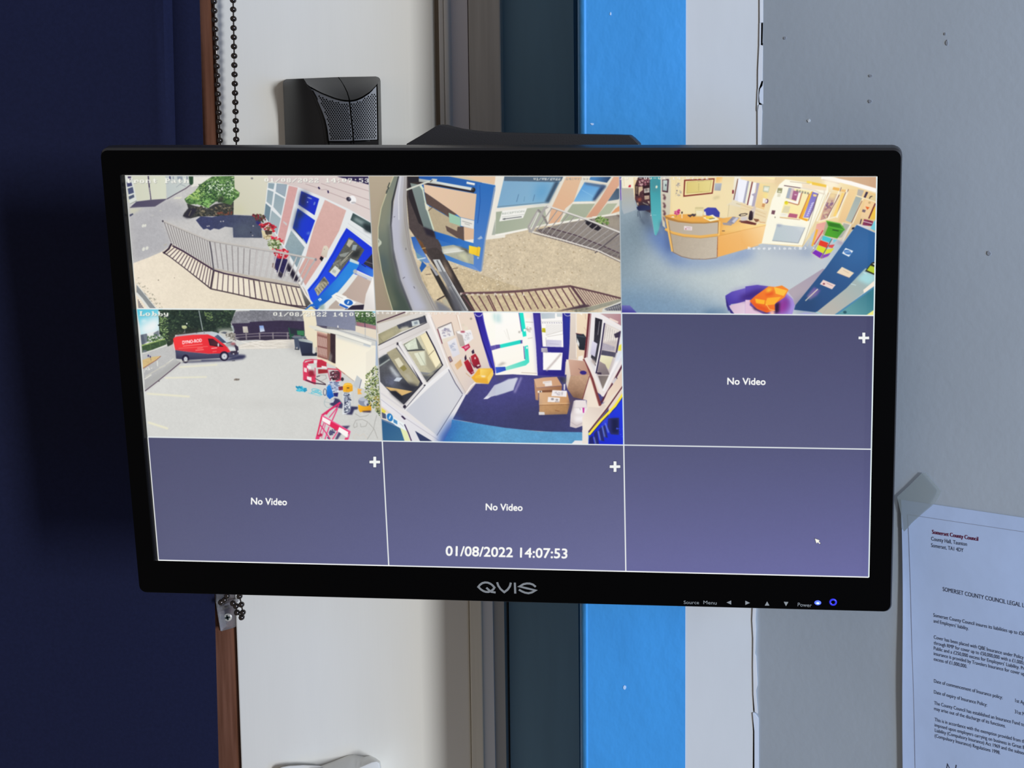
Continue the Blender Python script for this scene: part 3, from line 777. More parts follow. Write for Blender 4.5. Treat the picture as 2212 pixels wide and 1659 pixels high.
def osd(s, a, b, h, c='f4f4ea', adv=8, sh='50505a', top=0):   # camera caption in an 8 x 8 pixel face from a to b, height h
    a, b = np.array(a, float), np.array(b, float); u = (b - a) / (len(s) * adv - (adv - 7)); v = np.array([-u[1], u[0]]); v = v / np.hypot(*v) * h / 7
    for off, cc in (((.45, .45), sh), ((0, 0), c)):
        if cc is None: continue
        A, B = [], []
        for i, chh in enumerate(s):
            for r, by in enumerate(GL[chh]):
                if r < top: continue
                k = 0
                while k < 8:
                    if by >> k & 1:
                        k2 = k
                        while k2 < 8 and by >> k2 & 1: k2 += 1
                        o = a + u * (i * adv + k + off[0]) + v * (r - 7 + off[1]); w = u * (k2 - k)
                        q = [o, o + w, o + w + v, o + v]; A += q; B += q[1:] + q[:1]; k = k2
                    k += 1
        paint(toimg(A), toimg(B), cc, al=1.0 if cc == c else .55)
def word(s, a, b, h, c, sl=0.0, bold=0.0):   # smooth lettering
    V, E, Fc = text_edges(s); a, b = np.array(a, float), np.array(b, float); u = b - a; v = np.array([u[1], -u[0]]); v = v / np.hypot(*v) * h / CAPH
    un = u / np.hypot(*u)
    for dx, dy in ((0, 0), (bold, 0), (0, bold), (bold, bold)) if bold else ((0, 0),):
        Q = toimg([a + u * x + v * y + un * (sl * y * h) + np.array([dx, dy]) for x, y in V]); paint(Q[[k[0] for k in E]], Q[[k[1] for k in E]], c)
# ---- front path camera
tile(0, 0); Z('A')
p('c6c4c2', '0,0 3200,0 3200,1700 0,1700', n=.05)
p('e4e1d8', '840,66 1200,62 1010,120 900,170 820,180', n=.03)
p('b2b1b4', '100,500 230,430 540,318 760,400 740,520 860,560 480,560 600,860 490,930 160,1060', n=.05, b=8)
p('cfcfbc', '60,50 530,50 530,320 350,328 190,345 90,360', g=('d5d8c4', 60, 200, 500, 200)); p('bcc4c3', '520,50 805,50 805,150 540,318', g=('c9cfca', 520, 200, 800, 100))
p('d8dcd6', '60,55 128,55 145,100 185,320 200,350 110,390 80,200'); p('46496f', '72,125 128,130 138,168 80,182'); p('4c5372', '84,200 143,180 157,248 95,268'); p('50586f', '95,292 155,266 162,300 102,328')
l('8d8f86', 8, '110,380 190,340'); p('544a68', '85,60 125,60 118,110 90,110')
l('2f2347', 12, '322,55 334,180 352,325'); l('e3e4dc', 4, '335,190 345,320')
for x, w in ((572, 26), (610, 8), (770, 10)): l('3b3a66', w * .6, [x, 58, x + 3, 92])
p('8f98a3', '655,60 715,60 720,100 660,95'); l('9aa3a8', 6, '645,185 690,150 745,170 755,180'); l('9aa3a8', 5, '690,150 715,130')
p('2f4a35', '790,60 842,60 842,140 825,160 800,150'); l('4a4152', 9, '540,320 640,262 760,196 812,155')
p('4d4862', '105,425 185,350 350,330 545,317 400,408 250,414', g=('5a5468', 110, 400, 500, 330)); p('c9c8b4', '110,430 250,425 150,490 115,490', b=3); p('474a62', '108,500 145,485 150,500 110,525')
p('dadac8', '610,318 640,298 716,296 690,320'); p('c9c9bf', '440,462 470,448 480,460'); p('c0c0ba', '350,515 380,503 385,515')
for a in ((262, 630, 14, 20), (288, 627, 12, 18), (268, 900, 16, 24), (308, 888, 16, 22)): e('dcdcd2', *a[:4], 25)
p('ede1cd', '150,1062 330,995 490,925 600,850 1085,1135 1605,1250 3200,1500 3200,1700 150,1700', n=.04, g=('e5dac4', 300, 1500, 1400, 1300))
sp('9c9888 8d8a7a b8b2a0', '170,1180 330,1350 520,1590 300,1590 190,1320', 90, 9, 3, .4); e('5f5a50', 440, 1258, 7, 5); e('7a756a', 625, 1232, 5, 4); e('b5b0a8', 520, 850, 26, 10, -20)
p('8b8f90', '185,1310 290,1420 420,1592 345,1592 186,1405', n=.06); l('dfe0da', 24, '186,1410 250,1480 335,1595'); l('dfe0da', 8, '183,1300 420,1590')
for i in range(5): l('3c3a4a', 6, [205 + i * 14, 1480 + i * 22, 215 + i * 14, 1600])
# hedge, shade and wall
p('cdcbb5', '1318,50 2000,50 1750,520 1605,512 1304,497', g=('d6d3c0', 1320, 400, 1600, 100)); e('6d6c72', 1522, 82, 13, 11); p('c9c58f', '1310,400 1420,440 1400,495 1305,495', b=12, al=.5)
p('3e3f3d', '768,372 860,400 1000,430 1090,380 1310,350 1306,515 900,522 810,545 722,520 740,480 785,430', n=.3)
sp('2b2f2c 4d4a3c 6c6654 8a7f68', '800,420 1300,380 1300,510 880,515', 130, 13, 4); sp('7a4c3c 6a3b33', '1080,480 1290,470 1290,515 1080,515', 25, 12, 5)
p('4f7042', '740,320 860,235 910,165 960,128 1010,92 1060,62 1315,50 1320,200 1378,245 1372,290 1310,340 1280,390 1110,345 1000,425 950,400 880,375 800,385 760,360', n=.25)
sp('6f9a55 8db56a 3c5d38 a9c98a 5a8548', '742,322 880,225 960,130 1060,65 1310,60 1310,210 1370,250 1300,330 1100,330 1000,420 820,370', 420, 14, 6, .45)
sp('dcead0 c9dcb8 f0f4e8', '1000,130 1310,90 1310,290 1000,260', 90, 14, 7, .4); sp('b7d57c a5c46a', '760,310 940,150 1000,140 940,330', 80, 12, 8, .45); sp('2d4a30 26402c', '900,150 1310,80 1310,330 950,390', 170, 13, 9, .4)
sp('6fa055 8fc070', '930,330 1100,320 1010,430', 25, 18, 10, .35); p('343833', '1130,300 1200,290 1190,350 1130,370', b=4)
p('2e2c38', '722,520 790,430 860,420 890,450 800,540 770,545', b=2); l('77705f', 8, '790,515 820,450')
p('3c4164', '872,565 930,520 1060,530 1150,512 1300,505 1620,518 1640,770 1305,765 1300,650 1210,640 1140,672 1080,660 1040,682 1000,662 960,672 920,628 900,600', n=.12, g=('4a5164', 1000, 560, 1560, 700)); p('5a6470', '1310,630 1500,620 1480,740 1310,745', b=10, al=.6)
for x, y in ((1160, 580), (1190, 578), (1005, 635), (1025, 632), (1535, 632), (1528, 742)): e('b8b4b4', x, y, 9, 7)
e('1d1d2c', 1508, 706, 7, 7); p('7f2f38', '1545,500 1605,505 1605,550 1560,545', n=.3)
# railing and its shadow
l('b9b0a4', 20, '600,850 1085,1130 1605,1240 2340,1400'); l('453a40', 13, '492,935 570,985 760,1130 1045,1358 1300,1412 1605,1482 2200,1600')
p('f3eadb', '620,905 1068,1160 1030,1335 540,960', al=.5); p('f3eadb', '1095,1180 1605,1290 1605,1470 1070,1350', al=.5)
bars('4d3c46', 9, (625, 880), (1075, 1148), (530, 960), (1050, 1355), 16)
for a in ((1135, 1165, 1117, 1375), (1190, 1188, 1177, 1388), (1247, 1200, 1240, 1402), (1305, 1212, 1303, 1418), (1363, 1225, 1370, 1435), (1420, 1237, 1432, 1447), (1484, 1250, 1500, 1460), (1545, 1265, 1568, 1478)): l('4d3c46', 9, a)
l('3d2c40', 17, '605,862 720,920 1085,1145 1200,1180 1605,1262'); l('332635', 20, '590,838 560,895 500,945'); l('4a3d46', 22, '1080,1140 1045,1355')
p('d9d6cf', '505,585 1025,800 1078,1120 590,830', al=.25)
bars('807a7b', 8, (508, 590), (1000, 795), (588, 825), (1045, 1100), 17, .95); bars('b9b4b0', 4, (515, 592), (1005, 796), (595, 828), (1050, 1102), 17, .95)
for a in ((1090, 818, 1130, 1120), (1152, 832, 1190, 1135), (1220, 848, 1245, 1150), (1290, 862, 1305, 1163), (1360, 875, 1361, 1175), (1430, 888, 1420, 1185), (1500, 902, 1485, 1195), (1575, 912, 1545, 1210)): l('8d8788', 10, a)
l('56525a', 15, '1030,800 1052,930 1078,1140'); l('c3beb8', 19, '490,572 760,690 1015,795 1300,845 1605,892'); l('8f8a88', 5, '490,582 760,700 1015,806 1300,856 1605,902'); e('4a4550', 490, 576, 10, 12)
Z('B')
e('7b7a80', 22, 82, 13, 11)
p('d3c5c2', '205,50 1390,50 1405,600 1140,440 860,310 550,185 330,130 210,115', g=('dccfcb', 400, 100, 1300, 400)); p('2b2347', '1005,60 1390,60 1385,158 1300,135 1150,100')
for s in ('820,140 1385,335', '990,110 1385,232', '640,145 790,195', '905,240 1115,320', '1215,370 1400,448'): l('a68f90', 5, s)
p('e3e6e7', '205,128 340,135 560,185 850,300 1140,435 1405,592 1425,1055 1260,1060 720,1535 640,1370 600,1320 380,870 300,740 160,515')
for s in ('212,135 285,142 272,210 208,192', '308,140 430,152 405,298 297,235', '205,212 272,238 250,398 190,350', '290,255 400,318 360,515 270,412', '182,372 240,420 220,590 165,515', '250,450 357,545 312,735 225,590'): p('8ea2ac', s, g=('a3b3b8', 300, 150, 280, 600))
p('6f8794', '182,372 240,420 220,590 165,515'); p('9aa8b4', '310,150 420,160 400,280 300,225')
p('d2a29f', '448,165 552,190 390,855 322,750', n=.03); p('c9c5c4', '385,572 430,605 425,630 385,595')
p('2438b4', '592,228 800,318 746,508 560,385', g=('1e2fc4', 580, 300, 780, 380)); p('252c55', '592,228 690,265 650,330 660,440 560,385', b=6); e('93a8dc', 665, 356, 7, 8); e('6f86cc', 745, 372, 9, 22, 20); e('7d8fc4', 690, 310, 30, 8, 20)
p('1f3ec0', '550,428 752,568 656,838 494,655', g=('1c36cc', 530, 600, 700, 650)); p('27324f', '550,428 640,490 560,560 545,690 494,655', b=6); p('7ba2d8', '690,700 700,695 680,730 650,720', b=2); l('3a4456', 9, '500,660 656,838'); l('8ea9c0', 10, '610,780 650,835')
p('98abb0', '476,682 632,880 542,1112 404,872', g=('859aa4', 450, 720, 560, 1050), n=.05)
p('d5aea6', '866,330 1112,452 1030,690 880,960 640,1322 560,1150 640,1000 740,640', n=.03, g=('d0a49c', 900, 400, 640, 1250))
p('dcd2c0', '852,862 885,858 910,892 882,1002 820,966', g=('cbbfae', 860, 870, 860, 1000)); e('6b6862', 860, 902, 4, 5); p('19161f', '820,980 852,1000 830,1042 804,1012')
e('f1f0f0', 1185, 330, 42, 50, -20); e('bdbabd', 1195, 362, 28, 12); e('34303f', 1140, 322, 29, 24, 30); e('6d6c7c', 1150, 318, 12, 12)
l('1c1440', 16, '790,182 806,206'); l('b6a4a6', 6, '806,206 830,215 880,208 905,232'); l('1c1440', 14, '900,222 906,252')
p('3b4d4e', '1190,482 1402,600 1407,722 1160,562', g=('55696a', 1180, 500, 1390, 690)); p('8b9c9c', '1215,530 1330,590 1300,620 1200,565', b=3); p('263034', '1300,600 1405,625 1405,715 1330,690', b=3)
l('c9ced2', 5, '1130,600 1410,790'); l('c9ced2', 5, '1120,640 1410,850')
p('1a34d6', '1115,655 1415,885 1425,1200 1260,1300 960,1300 718,1540 664,1372 780,1230 950,950 1040,780', g=('2450e4', 1100, 700, 700, 1400)); l('1430b8', 10, '1110,690 960,970 800,1230 680,1380')
p('5b5c57', '1142,765 1180,780 1322,908 1240,1042 1150,1022 1000,1215 905,1160', n=.25); p('b8b39f', '1140,785 1200,805 1150,880 1115,850'); p('97a3a6', '1190,850 1240,850 1220,920 1175,910'); p('8f948f', '1030,960 1150,930 1180,900 1100,990 1040,985'); l('c8c4b0', 8, '1010,1100 1190,920'); l('b5b39e', 7, '1000,1130 1130,1000'); p('2c2f30', '1190,930 1290,890 1250,1000 1160,990', b=3); p('7c7c72', '960,1060 1050,1010 1060,1090 960,1140', n=.4)
p('d9dcd4', '985,1090 1045,1145 990,1225 918,1165'); p('b7bdb2', '960,1130 1000,1150 985,1180 945,1165')
p('aaa48b', '860,1215 915,1290 785,1445 742,1362', n=.3); p('4d4d48', '850,1225 900,1280 830,1270 790,1310', b=2)
for k in range(5): l('6b675a', 8, [765 + k * 28, 1360 - k * 22, 805 + k * 26, 1410 - k * 22])
p('31303e', '1310,1070 1415,950 1425,1130', n=.2); l('6d6a72', 8, '1330,1040 1420,1070')
p('d9d2cb', '1240,1185 1405,1270 1330,1600 880,1600 1000,1430', b=2); p('c2aea2', '1240,1195 1400,1275 1330,1540 1090,1450 1030,1430', g=('b9a69b', 1350, 1300, 1050, 1450)); p('b8a99e', '930,1500 1020,1480 1090,1590 910,1590')
p('2b86dc', '1155,1040 1262,1082 1210,1175 1000,1410 775,1600 630,1600 800,1450 1000,1240', g=('1b63c6', 1150, 1080, 760, 1560)); p('3d9cec', '1080,1200 1180,1190 980,1420 880,1450', b=8, al=.5)
p('c8d8d8', '1160,1005 1262,1050 1256,1080 1148,1042'); p('e4e6e2', '1195,1180 1245,1205 1110,1380 950,1530 880,1600 780,1600 1000,1420')
p('2258ca', '1262,1060 1425,1142 1422,1225 1250,1135', g=('3a7adf', 1270, 1080, 1400, 1200)); l('14216e', 8, '1290,1075 1340,1105'); l('d2d4d6', 40, '1212,1155 1420,1250'); e('b4b8bc', 1215, 1158, 24, 26); l('f0f0ee', 10, '1240,1150 1415,1230')
p('f2efec', '1340,1420 1430,1200 1460,1600 1310,1600', g=('dfdad6', 1450, 1400, 1330, 1500)); p('2d2738', '1180,1552 1320,1540 1310,1600 1090,1600')
p('f1efe9', '940,1440 1000,1400 1120,1450 1050,1540'); l('9d9a98', 4, '990,1432 1075,1468'); l('b5b2ae', 4, '1000,1462 1040,1482')
p('f3f4f2', '1095,1448 1228,1516 1122,1596 1020,1545'); e('1f63bc', 1138, 1516, 52, 34, 12); l('f4f6f6', 13, '1128,1532 1142,1500'); p('2f62bc', '1040,1526 1140,1572 1120,1590 1030,1548')
p('e8d89a', '700,1560 740,1562 790,1600 650,1600'); p('1a43b8', '715,1560 790,1590 770,1600 735,1580'); p('eef1f4', '786,1480 812,1464 832,1484 806,1504'); e('2b66c0', 808, 1486, 7, 6); p('9db0a8', '800,1560 860,1530 860,1600 800,1600', b=2)
# flowers
sp('4f2a32 7d2f38 a1333c 39402f 5d5a40', '30,500 150,500 200,590 70,570', 70, 14, 11); p('2a2470', '75,570 120,590 110,630 70,600', b=2)
sp('cf2533 e23c48 a81d2b 7c2230', '105,610 220,595 295,640 290,700 240,700 130,660', 80, 16, 12); sp('d8cfae ece6d2 7a6a48', '170,640 240,620 260,690 190,690', 25, 11, 13)
p('4a3f38', '170,680 260,690 250,730 180,730', n=.3); p('d8cba4', '130,682 165,690 190,740 262,725 240,775 180,790 150,760', n=.08); sp('6a5a40 8b7a58', '150,740 240,730 220,790 170,790', 15, 9, 14)
sp('cf2533 e64452 d83a60', '245,755 320,765 375,800 360,830 270,790', 40, 15, 15); sp('8a9a68 6a7d4c b6bf92 d8dcc0 54663c', '205,800 330,780 355,850 330,900 225,900', 110, 16, 16); sp('c8232f e33c4c a71c2c f06070', '260,900 400,900 462,940 420,1010 330,1020 290,960', 120, 17, 17); sp('e8e0d0', '290,930 420,920 400,980 300,960', 14, 9, 18)
p('1d1658', '290,990 330,1010 340,1080 295,1110', b=2); p('2a2550', '330,1010 430,1015 440,1080 400,1190 350,1230 300,1150 280,1080', n=.2); p('241f30', '440,1050 560,1230 578,1275 510,1270 420,1130', b=2); sp('d8d4d4 b8b4b8', '265,1130 360,1160 400,1190 450,1160 420,1230 290,1190', 26, 12, 19); p('3a3440', '330,1150 400,1190 370,1235 320,1210', b=2); p('8d7870', '260,1060 290,1060 290,1130 255,1110')
# railing continues
l('c2b9ad', 24, '0,1212 300,1260 580,1322'); l('4a3e46', 13, '0,1246 300,1295 575,1342'); p('8d8b8a', '560,1300 610,1330 712,1520 650,1575 600,1420', g=('55524f', 600, 1330, 670, 1540)); 
for a in ((40, 1260, 68, 1465), (105, 1270, 142, 1482), (170, 1282, 215, 1498), (235, 1295, 285, 1512), (298, 1305, 352, 1528), (360, 1315, 420, 1535), (418, 1325, 480, 1545), (475, 1335, 545, 1552), (530, 1345, 610, 1560)): l('4d3d47', 10, a)
l('46363f', 15, '0,1462 200,1500 420,1542 660,1568'); l('e9e3da', 22, '570,1280 640,1420 720,1530')
for a in ((82, 905, 46, 1205), (157, 918, 112, 1217), (238, 935, 177, 1228), (312, 952, 240, 1242), (387, 965, 302, 1248), (458, 978, 365, 1262), (540, 990, 422, 1277), (602, 1000, 490, 1287), (682, 1012, 540, 1292)): l('a09a9c', 15, a); l('d9d5d0', 7, a)
l('c3beb8', 20, '0,878 300,925 600,985 758,1015'); l('928e90', 5, '0,892 300,940 600,998'); l('b4b0b0', 20, '758,1020 700,1100 590,1310'); e('8b8890', 760, 1020, 14, 16)
Z('A'); osd('Front Path', (78, 137), (792, 137), 55)
Z('B'); osd('01/08/2022 14:07:53', (168, 129), (1380, 131), 50)
# ---- front door camera
tile(1, 0); Z('C')
p('cfbfa2', '-200,0 3200,0 3200,1700 -200,1700'); p('b3a58f', '-200,0 400,0 400,1700 -200,1700', g=('9c8c78', 150, 100, 150, 1600))
p('d0c0a4', '400,500 1600,700 3200,700 3200,1700 400,1700', n=.12)
p('c6b493', '560,1100 1000,1100 2600,1640 600,1640', n=.16)
sp('e3d5b8 efe4cc b09c7c a3906f', '850,1150 1552,800 1552,1380 1080,1380', 160, 8, 20, .5)
p('7b8276', '272,55 335,55 255,350 245,620 290,1000 370,1300 490,1620 255,1620 130,1150 88,900 88,650 130,400 190,240', g=('46524a', 160, 600, 330, 1400)); p('9a9272', '190,260 250,200 160,560 150,700 110,700 120,470', b=10, al=.7); p('8b8c6c', '180,1200 300,1560 260,1610 190,1400', b=8, al=.6); p('4f5e62', '110,940 180,1000 200,1180 140,1120', b=8)
l('d3cda8', 8, '270,55 190,245 125,430 90,650 90,900 130,1150 190,1380 262,1620'); p('c2c6b4', '85,765 130,815 128,840 90,880'); e('8c8f80', 97, 810, 5, 18)
for s in ('225,130 200,190', '215,185 185,240', '195,225 182,258'): l('3a423e', 12, s)
p('34363a', '320,55 335,55 265,350 250,620 290,1000 380,1300 495,1620 470,1620 340,1300 262,1000 228,620 245,350')
p('565a58', '210,620 228,620 262,1000 340,1300 400,1500 330,1380 230,1000', b=4)
p('bfbfc9', '335,50 430,50 418,300 432,550 478,900 600,1260 795,1625 495,1625 350,1250 272,900 248,620 270,350', g=('a6a39f', 340, 100, 460, 120)); p('b7b8c6', '290,400 340,400 350,800 480,1250 660,1610 500,1620 350,1250 272,900 252,640', b=6)
l('8f8580', 6, '400,60 385,300 395,560 440,880 560,1240 740,1620'); l('857a76', 5, '420,60 402,300 415,560 462,900 580,1250 770,1620'); l('d8d8dc', 10, '352,60 325,300 330,560')
for s in ('410,885 412,910', '375,1240 400,1222', '500,1330 515,1355', '270,530 285,522'): l('55525c', 6, s)
# wall and window behind the door
p('e0c09f', '1080,50 1460,50 1450,165 1290,130'); p('ebe6da', '1450,50 1560,50 1560,765 1330,792 1400,420'); p('7fa2b8', '1545,150 1560,150 1560,405 1465,425'); p('aab0a4', '1465,462 1560,470 1560,725 1403,738'); p('eeece6', '1520,462 1560,458 1560,575 1490,578'); l('55565a', 8, '1510,553 1560,545'); l('77787c', 10, '1525,495 1560,490')
# door
p('39312f', '425,60 565,60 640,640 760,700 830,900 880,1010 1215,1620 1120,1620 720,1060 450,660 420,300')
p('2457a4', '555,55 900,58 1295,132 1452,165 1405,420 1335,760 1275,1162 1180,1128 850,1000 840,950 740,700 640,640', g=('3f7ec8', 600, 60, 1300, 1100))
p('2f6cb8', '1240,140 1452,165 1405,420 1330,760 1275,1162 1190,1090 1195,830 1225,260', g=('5b86c8', 1330, 200, 1240, 1150)); l('8a9cb8', 16, '1438,185 1395,430 1330,770 1285,1150'); l('c6c9cc', 8, '1290,130 1455,160'); l('1d4d98', 6, '1265,160 1270,350 1240,600')
p('e3c4a8', '615,150 1228,262 1202,568 1040,530 1000,500 700,290 625,240', g=('dcbfa2', 700, 200, 1150, 500)); p('5d4b45', '625,240 700,290 1000,498 905,530 850,490 650,375', n=.08)
p('b7a78a', '640,390 720,420 905,530 1045,640 1010,700 1015,780 900,740 735,690', n=.04); l('5a4c44', 8, '655,470 720,415'); p('5f4e48', '868,628 1002,692 1008,640 1082,640 1085,802 1000,765 885,690'); p('dcb898', '1080,640 1200,668 1195,790 1085,802'); p('e9e4d8', '1090,795 1195,785 1192,830 1095,805')
p('9cc4ab', '905,478 1042,535 1042,632 915,590'); p('e5e2da', '1045,535 1202,572 1197,668 1045,630'); l('a0a09c', 8, '1060,575 1175,608'); l('a0a09c', 7, '1090,605 1150,622')
p('7d8a87', '455,135 592,160 660,450 740,690 610,648 560,500', g=('6d7b79', 500, 200, 680, 640)); l('d3e2cc', 26, '580,165 610,210'); l('d0dcc8', 16, '605,200 630,330 662,460 735,690'); p('e6e2cc', '625,360 680,400 665,470 640,440', al=.8)
p('4d4342', '425,100 460,140 610,640 740,710 840,900 720,1060 560,830 450,650', n=.1); p('2b2629', '430,60 560,62 570,125 460,135 560,480 615,640 560,600 440,300'); p('6b4a30', '520,755 600,820 655,930 640,960 560,880', n=.2); l('c09a60', 12, '590,895 640,885')
p('2f62b0', '470,760 520,755 600,900 690,1060 640,1060 560,1010 500,880', g=('6f94cc', 480, 770, 660, 1050)); p('6e98b0', '520,930 620,1000 600,1060 540,1000'); l('d0d8dc', 14, '540,1020 640,1000'); p('2a5ea8', '600,1040 650,1090 590,1170 570,1120')
p('1e5cb0', '735,700 800,720 1195,835 1195,905 1130,905 760,782', g=('3a78c4', 760, 720, 1150, 880)); p('2a2530', '610,640 735,690 750,770 650,735', b=2)
p('a9aa98', '820,870 960,850 1130,905 1195,975 1195,1080 1050,1040 840,955', n=.06); p('dcdcd0', '830,905 1040,870 1050,930 850,945', b=3); l('f0f0ea', 8, '850,945 1090,915'); p('4e4e48', '960,850 1130,905 1140,960 1080,910', b=2); p('c8c8a8', '1000,960 1100,950 1140,1070', b=3)
p('3f7cc4', '838,955 1190,1090 1275,1162 1180,1132 870,1020', g=('7696cc', 900, 980, 1250, 1140))
p('d9dcd6', '560,85 720,108 1172,188 1165,225 560,125', g=('a8aca8', 700, 100, 690, 140)); l('2a2226', 22, '560,132 800,165 1195,238'); e('262426', 1190, 215, 24, 28); e('5c6064', 1183, 205, 10, 12); l('d2d4c8', 20, '420,215 560,160 740,98'); p('cdd2cc', '712,85 775,90 765,115 700,120'); l('46423e', 8, '690,125 720,100')
p('26242a', '440,65 555,65 560,120 460,125'); l('ecebe8', 24, '1112,130 1208,150'); l('9c9a98', 5, '1112,145 1205,165'); p('9fb4d0', '1235,780 1280,745 1300,775 1260,790')
p('f6d23c', '1140,857 1240,880 1250,870 1275,882 1260,988 1140,945', g=('eec22e', 1150, 880, 1250, 970)); l('d8aa20', 5, '1242,880 1232,978'); p('c0cce0', '1235,990 1260,1000 1240,1015')
# track and shadow of the doorway
p('d6c3a0', '590,1170 640,1110 700,1120 830,1400 870,1450 740,1500 640,1290', n=.1)
p('423a38', '640,900 760,880 850,960 1000,1300 1215,1620 1110,1620 800,1150', n=.12); p('8d7a68', '840,1010 930,1180 960,1290 860,1130', n=.2, b=3)
p('33302f', '690,1120 760,1150 960,1500 1060,1620 960,1620 800,1330'); p('c6c8c8', '722,1020 800,1018 870,1160 1130,1620 1060,1620 800,1180', g=('8d8f92', 740, 1030, 1000, 1500)); l('55565c', 10, '770,1030 860,1200 1100,1610'); l('f0f0ee', 8, '800,1030 880,1180 1130,1610'); p('77787e', '790,1160 870,1160 950,1310 900,1340', al=.8); p('5b5b62', '860,1300 960,1390 1080,1620 980,1620', b=4)
p('9fa0a6', '670,1070 700,1070 790,1200 760,1210'); l('3c3230', 14, '770,1490 860,1440'); p('7e7f86', '740,1490 860,1540 960,1620 780,1620', b=3); p('b8b29c', '830,1480 880,1470 920,1560 860,1540', b=2)
for s in ('930,1130 1010,1118', '640,1195 700,1188'): l('6a5a50', 8, s)
Z('D')
# right half of the door camera
p('e9e4d9', '0,50 1460,50 1460,500 1400,505 600,625 0,760', g=('dfdacb', 100, 100, 1200, 500))
p('7fa9c8', '105,60 780,65 740,130 615,365 20,425', g=('86b2ce', 200, 120, 500, 380)); p('5a9ac8', '480,150 660,130 560,340 450,350', b=12, al=.8); p('55697c', '105,58 785,62 760,115 680,125 100,112'); p('3d5268', '690,120 745,115 620,365 570,362', b=2); l('6d8494', 8, '20,412 610,355'); l('47688a', 5, '270,265 245,355'); l('47688a', 5, '455,270 435,345'); l('5d86a4', 4, '340,290 330,350')
p('a4ad98', '8,470 570,405 600,600 365,668 0,728', g=('aeb4a0', 100, 500, 400, 640)); l('f2efe6', 22, '0,742 370,668'); p('efeee8', '80,458 368,425 320,540 45,580'); word('RECEPTION', (80, 503), (335, 472), 22, '97a096', .1); l('a0a4a0', 4, '75,530 330,500'); l('5a5c60', 9, '90,553 305,525'); p('5a5c60', '75,555 115,540 112,562')
p('dfba98', '818,62 1002,62 905,350 810,430 740,590 605,615 650,420', g=('dcae8c', 900, 100, 650, 580)); l('6d4a42', 14, '560,520 605,610'); l('d9b493', 14, '1290,230 1050,535')
p('dba98c', '1368,62 1440,62 1440,150 1330,300 1170,525 1055,535 1200,340', g=('d09c80', 1400, 100, 1100, 500))
p('5f9ed6', '1030,128 1278,165 1130,345 905,350', g=('7fb6dc', 1000, 180, 1050, 340)); p('33486a', '1230,160 1285,170 1150,345 1120,335 1180,230', b=2); p('50607c', '1030,128 1278,165 1255,190 1040,150', b=2); l('86bce4', 7, '1000,215 1130,290')
p('4c82b8', '1100,65 1340,65 1290,132 1085,98', g=('30486c', 1150, 80, 1310, 110)); p('a9b09a', '892,380 1152,375 1045,535 745,592', g=('a2aa92', 950, 400, 850, 560)); l('f4f1e6', 8, '890,365 1150,360')
p('5d7288', '1400,200 1440,200 1440,300 1425,325 1300,345', g=('44566a', 1330, 330, 1430, 210)); p('b0b79e', '1292,375 1412,370 1325,490 1168,522'); p('dc9f74', '1445,390 1445,460 1335,492 1390,430')
p('918880', '600,650 800,600 1400,505 1460,520 1460,1010 1180,920 445,690', n=.08, g=('8c847e', 700, 650, 1400, 900)); p('6a5c58', '1390,505 1445,505 1445,540', b=1); p('c5b79a', '1220,540 1400,520 1440,560 1440,690 1300,640', al=.35, b=6)
l('efece2', 22, '600,622 800,588 1040,545'); l('efece2', 12, '1120,530 1400,498')
p('232026', '1032,575 1060,555 1110,560 1225,655 1190,690 1110,660 1050,610', n=.2); sp('5c7a3c 7f9c55 3f5a2e 9cb070', '1150,555 1210,520 1310,560 1300,615 1220,610', 70, 15, 22)
p('69605e', '450,675 610,650 1240,858 1455,950 1455,1030 1180,925', al=.6)
for k in range(26): l('544750', 6, [480 + k * 38, 668 + k * 12.6 - (12 if k < 4 else 0), 560 + k * 37, 745 + k * 11.2])
l('4d3c48', 12, '610,650 930,740 1240,862 1455,955')
bars('8c8685', 9, (650, 430), (1440, 725), (480, 680), (1150, 915), 13); bars('c5c0ba', 4, (655, 432), (1445, 727), (485, 682), (1155, 917), 13)
bars('8c8685', 8, (1455, 800), (1455, 920), (1220, 920), (1400, 1000), 4); l('5c5458', 14, '1435,715 1150,945')
l('a7a29e', 28, '400,700 388,640 495,450'); l('8a8583', 20, '495,445 530,480 600,610'); l('aaa6a2', 30, '415,705 470,610 570,430 610,405'); l('d6d3ce', 8, '395,650 490,470'); l('efece8', 8, '420,655 500,480'); l('dcd8d2', 18, '600,402 640,412 1040,550 1440,705'); l('86817f', 5, '640,425 1040,562 1440,718')
l('ddd8d0', 16, '430,700 800,800 1200,920 1455,1045'); l('6a5f60', 7, '440,718 800,815 1140,915'); l('5f5558', 7, '1200,935 1455,1058')
sp('e0d0b2 ecdfc6 ab9878 b5a384 d8c8aa', '20,770 400,720 1100,930 1450,1080 1450,1380 900,1310 300,1370 20,1380', 260, 9, 23, .55); p('c5b9a2', '1100,1000 1460,1090 1460,1400 1000,1310', b=25, al=.45)
p('dcc7a2', '0,1400 880,1335 1030,1545 700,1620 0,1620', al=.4, n=.15)
l('6a4d50', 26, '-400,1412 0,1402 300,1385 870,1328'); bars('664448', 13, (-372, 1445), (-100, 1440), (-240, 1620), (-10, 1620), 4); l('604549', 20, '870,1328 1200,1405 1455,1470'); bars('664448', 13, (-80, 1430), (845, 1345), (10, 1620), (985, 1565), 13); l('5c3f46', 26, '880,1330 1035,1545'); bars('77545a', 8, (935, 1350), (1420, 1468), (1085, 1560), (1425, 1475), 15)
p('4d3b44', '700,1620 860,1580 1030,1535 1110,1555 1040,1580', b=1); p('9a9888', '880,1610 1080,1570 1455,1472 1455,1510 1040,1635', n=.08); p('d9d8d0', '1240,1590 1455,1500 1455,1640 1230,1640'); p('555562', '1262,1590 1455,1522 1455,1612 1280,1610', n=.3)
